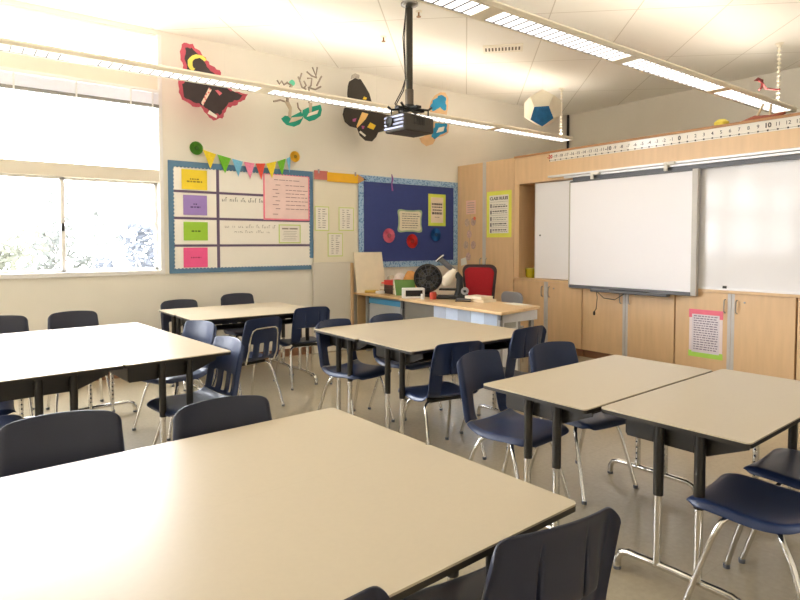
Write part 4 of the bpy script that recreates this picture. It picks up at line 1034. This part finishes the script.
# things on the desks
t = thing('foam_board', 'blank cream board leaning upright at the left end of the desks', 'board', (4.60, 6.72, ZD + .002)); t.rotation_euler = (math.radians(-8), 0, math.radians(-4))
MB().prism([(-.235, 0, 0), (.235, 0, 0), (.20, 0, .56), (-.25, 0, .56)], (0, .012, 0)).build('board', mat('cream_board', (232, 220, 196), .6), t)
def book(label, x, y, z, l, w_, h, rz, c, group=None):
    t = thing('book', label, 'book', (x, y, z), math.radians(rz), group)
    b = MB(); b.box(-l / 2, l / 2, -w_ / 2, w_ / 2, 0, .003); b.box(-l / 2, l / 2, -w_ / 2, w_ / 2, h - .003, h); b.box(-l / 2, -l / 2 + .003, -w_ / 2, w_ / 2, .003, h - .003)
    b.build('cover', mat('cover_%d_%d_%d' % c, c, .5), t, bevel=.001)
    MB().box(-l / 2 + .003, l / 2 - .005, -w_ / 2 + .004, w_ / 2 - .004, .003, h - .003).build('pages', mat('book_pages', (236, 226, 204), .8), t, smooth=0)
    return h
z = ZD + .001
for k, (c, h, lab) in enumerate((((196, 184, 160), .045, 'beige book at the bottom of the stack beside the leaning board'), ((236, 230, 222), .04, 'white book second in the stack beside the leaning board'), ((186, 174, 150), .035, 'tan book near the top of the stack beside the leaning board'), ((206, 90, 84), .02, 'thin reddish book topmost of the stack beside the leaning board'))):
    book(lab, 4.79 + .01 * k, 6.55, z, .24, .20, h, -10 + 9 * k, c, 'books stacked on the grey desk'); z += h + .001
z = ZD + .001
for c, h, lab in (((58, 44, 40), .07, 'dark brown binder at the bottom under the red one'), ((66, 40, 40), .05, 'maroon black binder in the middle of the red-topped stack'), ((206, 52, 50), .06, 'bright red binder on top of the dark ones')):
    book(lab, 4.74, 6.36, z, .24, .22, h, -4, c, 'binders on the grey desk'); z += h + .001
t = thing('picture_book', 'green book standing open behind the white clock box', 'book', (4.68, 6.04, ZD + .001), math.radians(-32))
MB().prism([(-.14, 0, .0), (.13, 0, .0), (.10, .05, .2), (-.16, .05, .2)], (0, .008, 0)).build('front_cover', mat('leaf_green_cover', (98, 140, 66), .5), t)
MB().prism([(-.155, -.002, .0), (-.14, -.002, .0), (-.16, .048, .2), (-.175, .048, .2)], (0, .010, 0)).build('spine', M['paper'], t)
MB().prism([(-.14, .14, 0), (.13, .14, 0), (.10, .06, .2), (-.16, .06, .2)], (0, .006, 0)).build('rear_cover', mat('leaf_green_cover', (98, 140, 66), .5), t)
t = thing('desk_clock', 'white box clock with black display on the desk', 'clock', (4.50, 5.68, ZD + .003), math.radians(-28))
MB().box(-.135, .135, -.06, .06, 0, .125).build('case', M['white'], t, bevel=.006)
MB().box(-.105, .105, -.064, -.059, .026, .10).build('display', mat('black_display', (40, 38, 38), .2), t, smooth=0)
for x, y, h, r, c, lab in ((4.985, 6.80, .22, .08, (214, 200, 176), 'pale woven bag slumped on the desk behind the green book'), (4.99, 6.60, .26, .10, (232, 224, 222), 'white crumpled plastic bag on the desk behind the green book'), (4.99, 6.36, .30, .10, (210, 150, 82), 'orange brown paper bag standing behind the clock')):
    rd = random.Random(int(x * 100)); b = MB(); n = 18; prof = []
    b.lathe([(r * .8, 0), (r, h * .25), (r * .95, h * .6), (r * .7, h * .88), (r * .35, h)], n=n)
    for v in b.bm.verts:
        k = 1 + rd.uniform(-.16, .16); v.co.x *= k; v.co.y *= k
    o = b.build('bag', mat('bag_%d_%d_%d' % c, c, .7, var=.12, scale=14, bump=.4), smooth=60); o.location = (x, y, ZD + .001); tag(o, lab, 'bag')
t = thing('trophy_vase', 'slim white and yellow paper vase behind the clock', 'vase', (4.94, 6.12, ZD + .001))
MB().lathe([(.045, 0), (.03, .02), (.018, .09), (.04, .16), (.055, .21), (.045, .21), (.02, .12)], n=18).build('body', mat('ivory_glaze', (236, 230, 206), .4), t)
MB().lathe([(.058, .205), (.058, .228), (.05, .228), (.05, .205)], n=18).build('rim', mat('lilac_rim', (186, 176, 214), .5), t)
tag(MB().box(4.50, 4.60, 6.42, 6.50, ZD + .001, ZD + .04).build('white_mug_box', M['white'], bevel=.008), 'small white box at the front edge of the grey desk', 'box')
tag(MB().tube([(4.46, 6.69, ZD + .019), (4.64, 6.63, ZD + .019)], .018, 8).build('tape_roll_tube', mat('mustard_tube', (206, 176, 84), .6)), 'mustard coloured tube lying below the leaning board', 'tube')
# desk fan
t = thing('desk_fan', 'black round desk fan with dark mottled guard on the desk', 'fan', (4.80, 5.76, ZD + .002), math.radians(-35))
MB().lathe([(.09, 0), (.09, .015), (.03, .03)], n=24).build('base', M['black'], t)
MB().box(-.045, .045, -.02, .045, .02, .20).build('stand', M['black'], t, bevel=.012)
T = Matrix.Translation((0, -.02, .235)) @ Matrix.Rotation(PI / 2, 4, 'X')
gd = MB().lathe([(.165, -.04), (.18, -.02), (.18, .02), (.165, .045), (.16, .03), (.16, -.03)], n=32, T=T)
g1 = gd.build('guard_ring', M['black'], t)
gr = MB()
for k in range(14):
    a = PI * 2 * k / 14; gr.tube([T @ Vector((.03 * math.cos(a), .03 * math.sin(a), .05)), T @ Vector((.165 * math.cos(a), .165 * math.sin(a), .045))], .004, 5)
for r_ in (.07, .115): gr.tube([T @ Vector((r_ * math.cos(2 * PI * i / 24), r_ * math.sin(2 * PI * i / 24), .048)) for i in range(25)], .004, 5, cap=False)
gr.build('grille', M['dgrey'], g1)
bl = MB()
for k in range(5):
    a = 2 * PI * k / 5; bl.prism([T @ Vector((r_ * math.cos(a + o_), r_ * math.sin(a + o_), z_)) for r_, o_, z_ in ((.02, -.3, -.02), (.14, -.35, -.025), (.15, .1, .0), (.12, .45, .02), (.02, .4, .02))], T.to_3x3() @ Vector((0, 0, .004)))
bl.build('blades', mat('smoky_blade', (74, 70, 56), .4), t, smooth=0)
MB().lathe([(.035, -.06), (.035, .052), (.02, .06)], n=16, T=T).build('hub', M['black'], t)
# document camera
t = thing('microscope', 'black and cream microscope tilted up on the desk', 'microscope', (4.80, 5.36, ZD + .002), math.radians(-48)); t.scale = (1.12, 1.12, 1.05)
MB().box(-.13, .13, -.10, .10, 0, .035).build('base', M['black'], t, bevel=.012)
MB().tube([(.10, 0, .03), (.12, 0, .12), (.12, 0, .24), (.06, 0, .32)], .03, 12, rs=[.045, .04, .038, .03]).build('arm', M['black'], t)
MB().tube([(.07, 0, .34), (-.01, 0, .22), (-.04, 0, .15)], .04, 14, rs=[.04, .07, .035]).build('head', mat('ivory_enamel', (226, 218, 202), .35), t)
MB().tube([(.05, 0, .33), (-.06, 0, .43), (-.10, 0, .465)], .03, 14, rs=[.03, .032, .026]).build('eyepiece_tube', M['dgrey'], t)
MB().tube([(-.09, 0, .455), (-.115, 0, .48)], .045, 16).build('eyepiece', M['black'], t)
MB().tube([(-.105, .052 * math.cos(a), .455 + .052 * math.sin(a)) if False else (-.10 + .04 * math.cos(a), .05 * math.sin(a), .47 + .035 * math.cos(a)) for a in [2 * PI * i / 20 for i in range(21)]], .007, 6, cap=False).build('ring', M['white'], t)
MB().box(-.10, .08, -.07, .07, .10, .118).build('stage', M['black'], t, bevel=.004)
tag(MB().lathe([(.04, 0), (.046, .06), (.04, .085), (.025, .09)], n=18, c=(4.60, 5.42, ZD + .002)).build('red_jar', mat('rust_red_glaze', (176, 62, 46), .4)), 'small rust red jar beside the microscope', 'jar')
tag(MB().lathe([(.022, 0), (.022, .06), (.015, .065)], n=14, c=(4.50, 5.50, ZD + .002)).build('glue_bottle', M['white']), 'tiny white bottle between the fan and the microscope', 'bottle')
t = thing('tape_dispenser', 'black tape dispenser on the desk in front of the red chair', 'tape dispenser', (4.82, 5.12, ZD + .002), math.radians(-50))
MB().prism([(-.09, -.025, 0), (.07, -.025, 0), (.06, -.025, .05), (.03, -.025, .12), (-.02, -.025, .12), (-.05, -.025, .05), (-.09, -.025, .04)], (0, .05, 0)).build('body', M['black'], t, bevel=.006)
MB().lathe([(.045, -.012), (.045, .012), (.02, .012), (.02, -.012)], n=18, T=Matrix.Translation((.02, -.032, .11)) @ Matrix.Rotation(PI / 2, 4, 'X')).build('roll', M['grey'], t)
t = thing('stapler', 'black stapler lying open on the oak desk', 'stapler', (4.68, 4.98, ZD + .002), math.radians(-50))
MB().box(-.09, .09, -.018, .018, 0, .012).build('foot', M['black'], t, bevel=.003)
MB().prism([(-.08, -.015, .014), (.09, -.015, .02), (.09, -.015, .034), (-.07, -.015, .04)], (0, .03, 0)).build('arm', M['dgrey'], t, bevel=.004)
z = ZD + .003
for k, (c, lab, l) in enumerate((((226, 208, 178), 'cream book at the bottom of the pair in front of the red chair', .30), ((238, 226, 204), 'pale book on top of the pair in front of the red chair', .26))):
    z += book(lab, 4.86 - .02 * k, 4.86 + .02 * k, z, .2, l, .032, 6 * k - 4, c, 'paired books on the oak desk') + .001
tag(MB().prism([(4.90, 4.56, ZD + .003), (4.86, 4.34, ZD + .003), (5.0, 4.22, ZD + .003), (5.04, 4.52, ZD + .003)], (0, 0, .003)).build('paper_sheet', M['paper'], smooth=0), 'loose white paper at the right corner of the oak desk', 'paper')

# red office chair and grey chair
t = thing('office_chair', 'office chair with red back in dark frame behind the teacher desk', 'chair', (5.50, 5.58, 0), math.radians(128))
def rrp(w0, w1, z0, z1, r):
    o = []
    for (sx, zc, a0, ww) in ((1, z1 - r, 0, w1), (-1, z1 - r, 90, w1), (-1, z0 + r, 180, w0), (1, z0 + r, 270, w0)):
        for k in range(6): an = math.radians(a0 + 18 * k); o.append((sx * (ww - r) + r * math.cos(an), zc + r * math.sin(an)))
    return o
def curved(outline, y0, th):
    mb = MB(); mb.prism([(x, y0, z) for x, z in outline], (0, th, 0)); return mb
curved(rrp(.20, .235, .62, 1.18, .09), -.26, .035).build('back_frame', mat('brown_black_plastic', (58, 42, 44), .5), t, bevel=.012)
curved(rrp(.165, .20, .655, 1.14, .075), -.225, .018).build('red_cushion', mat('crimson_fabric', (172, 24, 36), .85, var=.06, scale=60), t, bevel=.008)
curved(rrp(.165, .20, .655, 1.14, .075), -.272, .0115).build('red_rear_panel', mat('crimson_fabric', (172, 24, 36), .85), t, bevel=.004)
MB().box(-.25, .25, -.22, .24, .46, .53).build('seat', mat('crimson_fabric', (172, 24, 36), .85), t, bevel=.025)
MB().box(-.04, .04, -.285, -.262, .42, .75).build('spine', M['black'], t, bevel=.006)
MB().lathe([(.03, .09), (.03, .46)], n=14).build('gas_post', M['black'], t)
for k in range(5):
    a = 2 * PI * k / 5; l = MB().tube([(0, 0, .11), (.28 * math.cos(a), .28 * math.sin(a), .075)], .02, 8, rs=[.028, .018]).build('leg', M['black'], t)
    MB().lathe([(.028, -.012), (.028, .012)], n=14, T=Matrix.Translation((.285 * math.cos(a), .285 * math.sin(a), .0285)) @ Matrix.Rotation(a, 4, 'Z') @ Matrix.Rotation(PI / 2, 4, 'X')).build('caster', M['dgrey'], l)
t = thing('visitor_chair', 'grey rounded plastic chair back behind the right end of the desk', 'chair', (5.37, 5.03, 0), math.radians(88))
curved(rrp(.15, .185, .52, .86, .08), -.20, .02).build('backrest', mat('mid_grey_plastic', (150, 148, 150), .5), t, bevel=.008)
MB().box(-.2, .2, -.2, .2, .43, .455).build('seat', mat('mid_grey_plastic', (150, 148, 150), .5), t, bevel=.01)
MB().box(-.03, .03, -.215, -.195, .44, .56).build('support', M['grey'], t)
for sx in (-1, 1):
    for sy in (-1, 1): MB().tube([(sx * .16, sy * .15, .43), (sx * .19, sy * .19, .0)], .011, 8).build('leg', M['chrome'], t)

# ------------------------------------------------------------------ light, camera
wd = bpy.data.worlds.new('overcast_sky'); SC.world = wd; wd.use_nodes = True
nt = wd.node_tree; bg = nt.nodes['Background']
tc = nt.nodes.new('ShaderNodeTexCoord'); sp = nt.nodes.new('ShaderNodeSeparateXYZ'); rp = nt.nodes.new('ShaderNodeValToRGB')
nt.links.new(tc.outputs['Generated'], sp.inputs[0]); nt.links.new(sp.outputs['Z'], rp.inputs['Fac'])
rp.color_ramp.elements[0].color = (.93, .95, 1, 1); rp.color_ramp.elements[1].color = (.88, .92, 1, 1)
nt.links.new(rp.outputs['Color'], bg.inputs['Color']); bg.inputs['Strength'].default_value = 11.0
for (x0, x1) in (W1, W2, W3, W4):
    for za, zb in ((ZS, 2.16), (2.30, 3.19), (3.385, ZT)):
        l = bpy.data.lights.new('window_portal', 'AREA'); l.shape = 'RECTANGLE'; l.size = x1 - x0; l.size_y = zb - za
        l.cycles.is_portal = True
        o = bpy.data.objects.new('window_portal', l); COL.objects.link(o)
        o.location = ((x0 + x1) / 2, YW + .2, (za + zb) / 2); o.rotation_euler = (-PI / 2, 0, 0)

cam = bpy.data.cameras.new('camera'); co = bpy.data.objects.new('camera', cam); COL.objects.link(co); SC.camera = co
co.location = (0, 0, 1.47)
yaw, pitch = .6475695, .0395281
co.rotation_mode = 'XYZ'
co.rotation_euler = (PI / 2 - pitch, -.001046 * -1, -yaw)
cam.sensor_fit = 'HORIZONTAL'; cam.sensor_width = 36.0; cam.lens = 588.28 / 800 * 36
cam.shift_y = -(300 - 266.443) / 800
cam.clip_start = .02
vs_ = SC.view_settings
vs_.view_transform = 'Standard'; vs_.look = 'None'; vs_.gamma = 1; vs_.use_curve_mapping = False
vs_.exposure = 1.08
SC.cycles.use_denoising = True
SC.cycles.max_bounces = 10; SC.cycles.diffuse_bounces = 6; SC.cycles.glossy_bounces = 4; SC.cycles.transparent_max_bounces = 12
SC.cycles.sample_clamp_indirect = 8
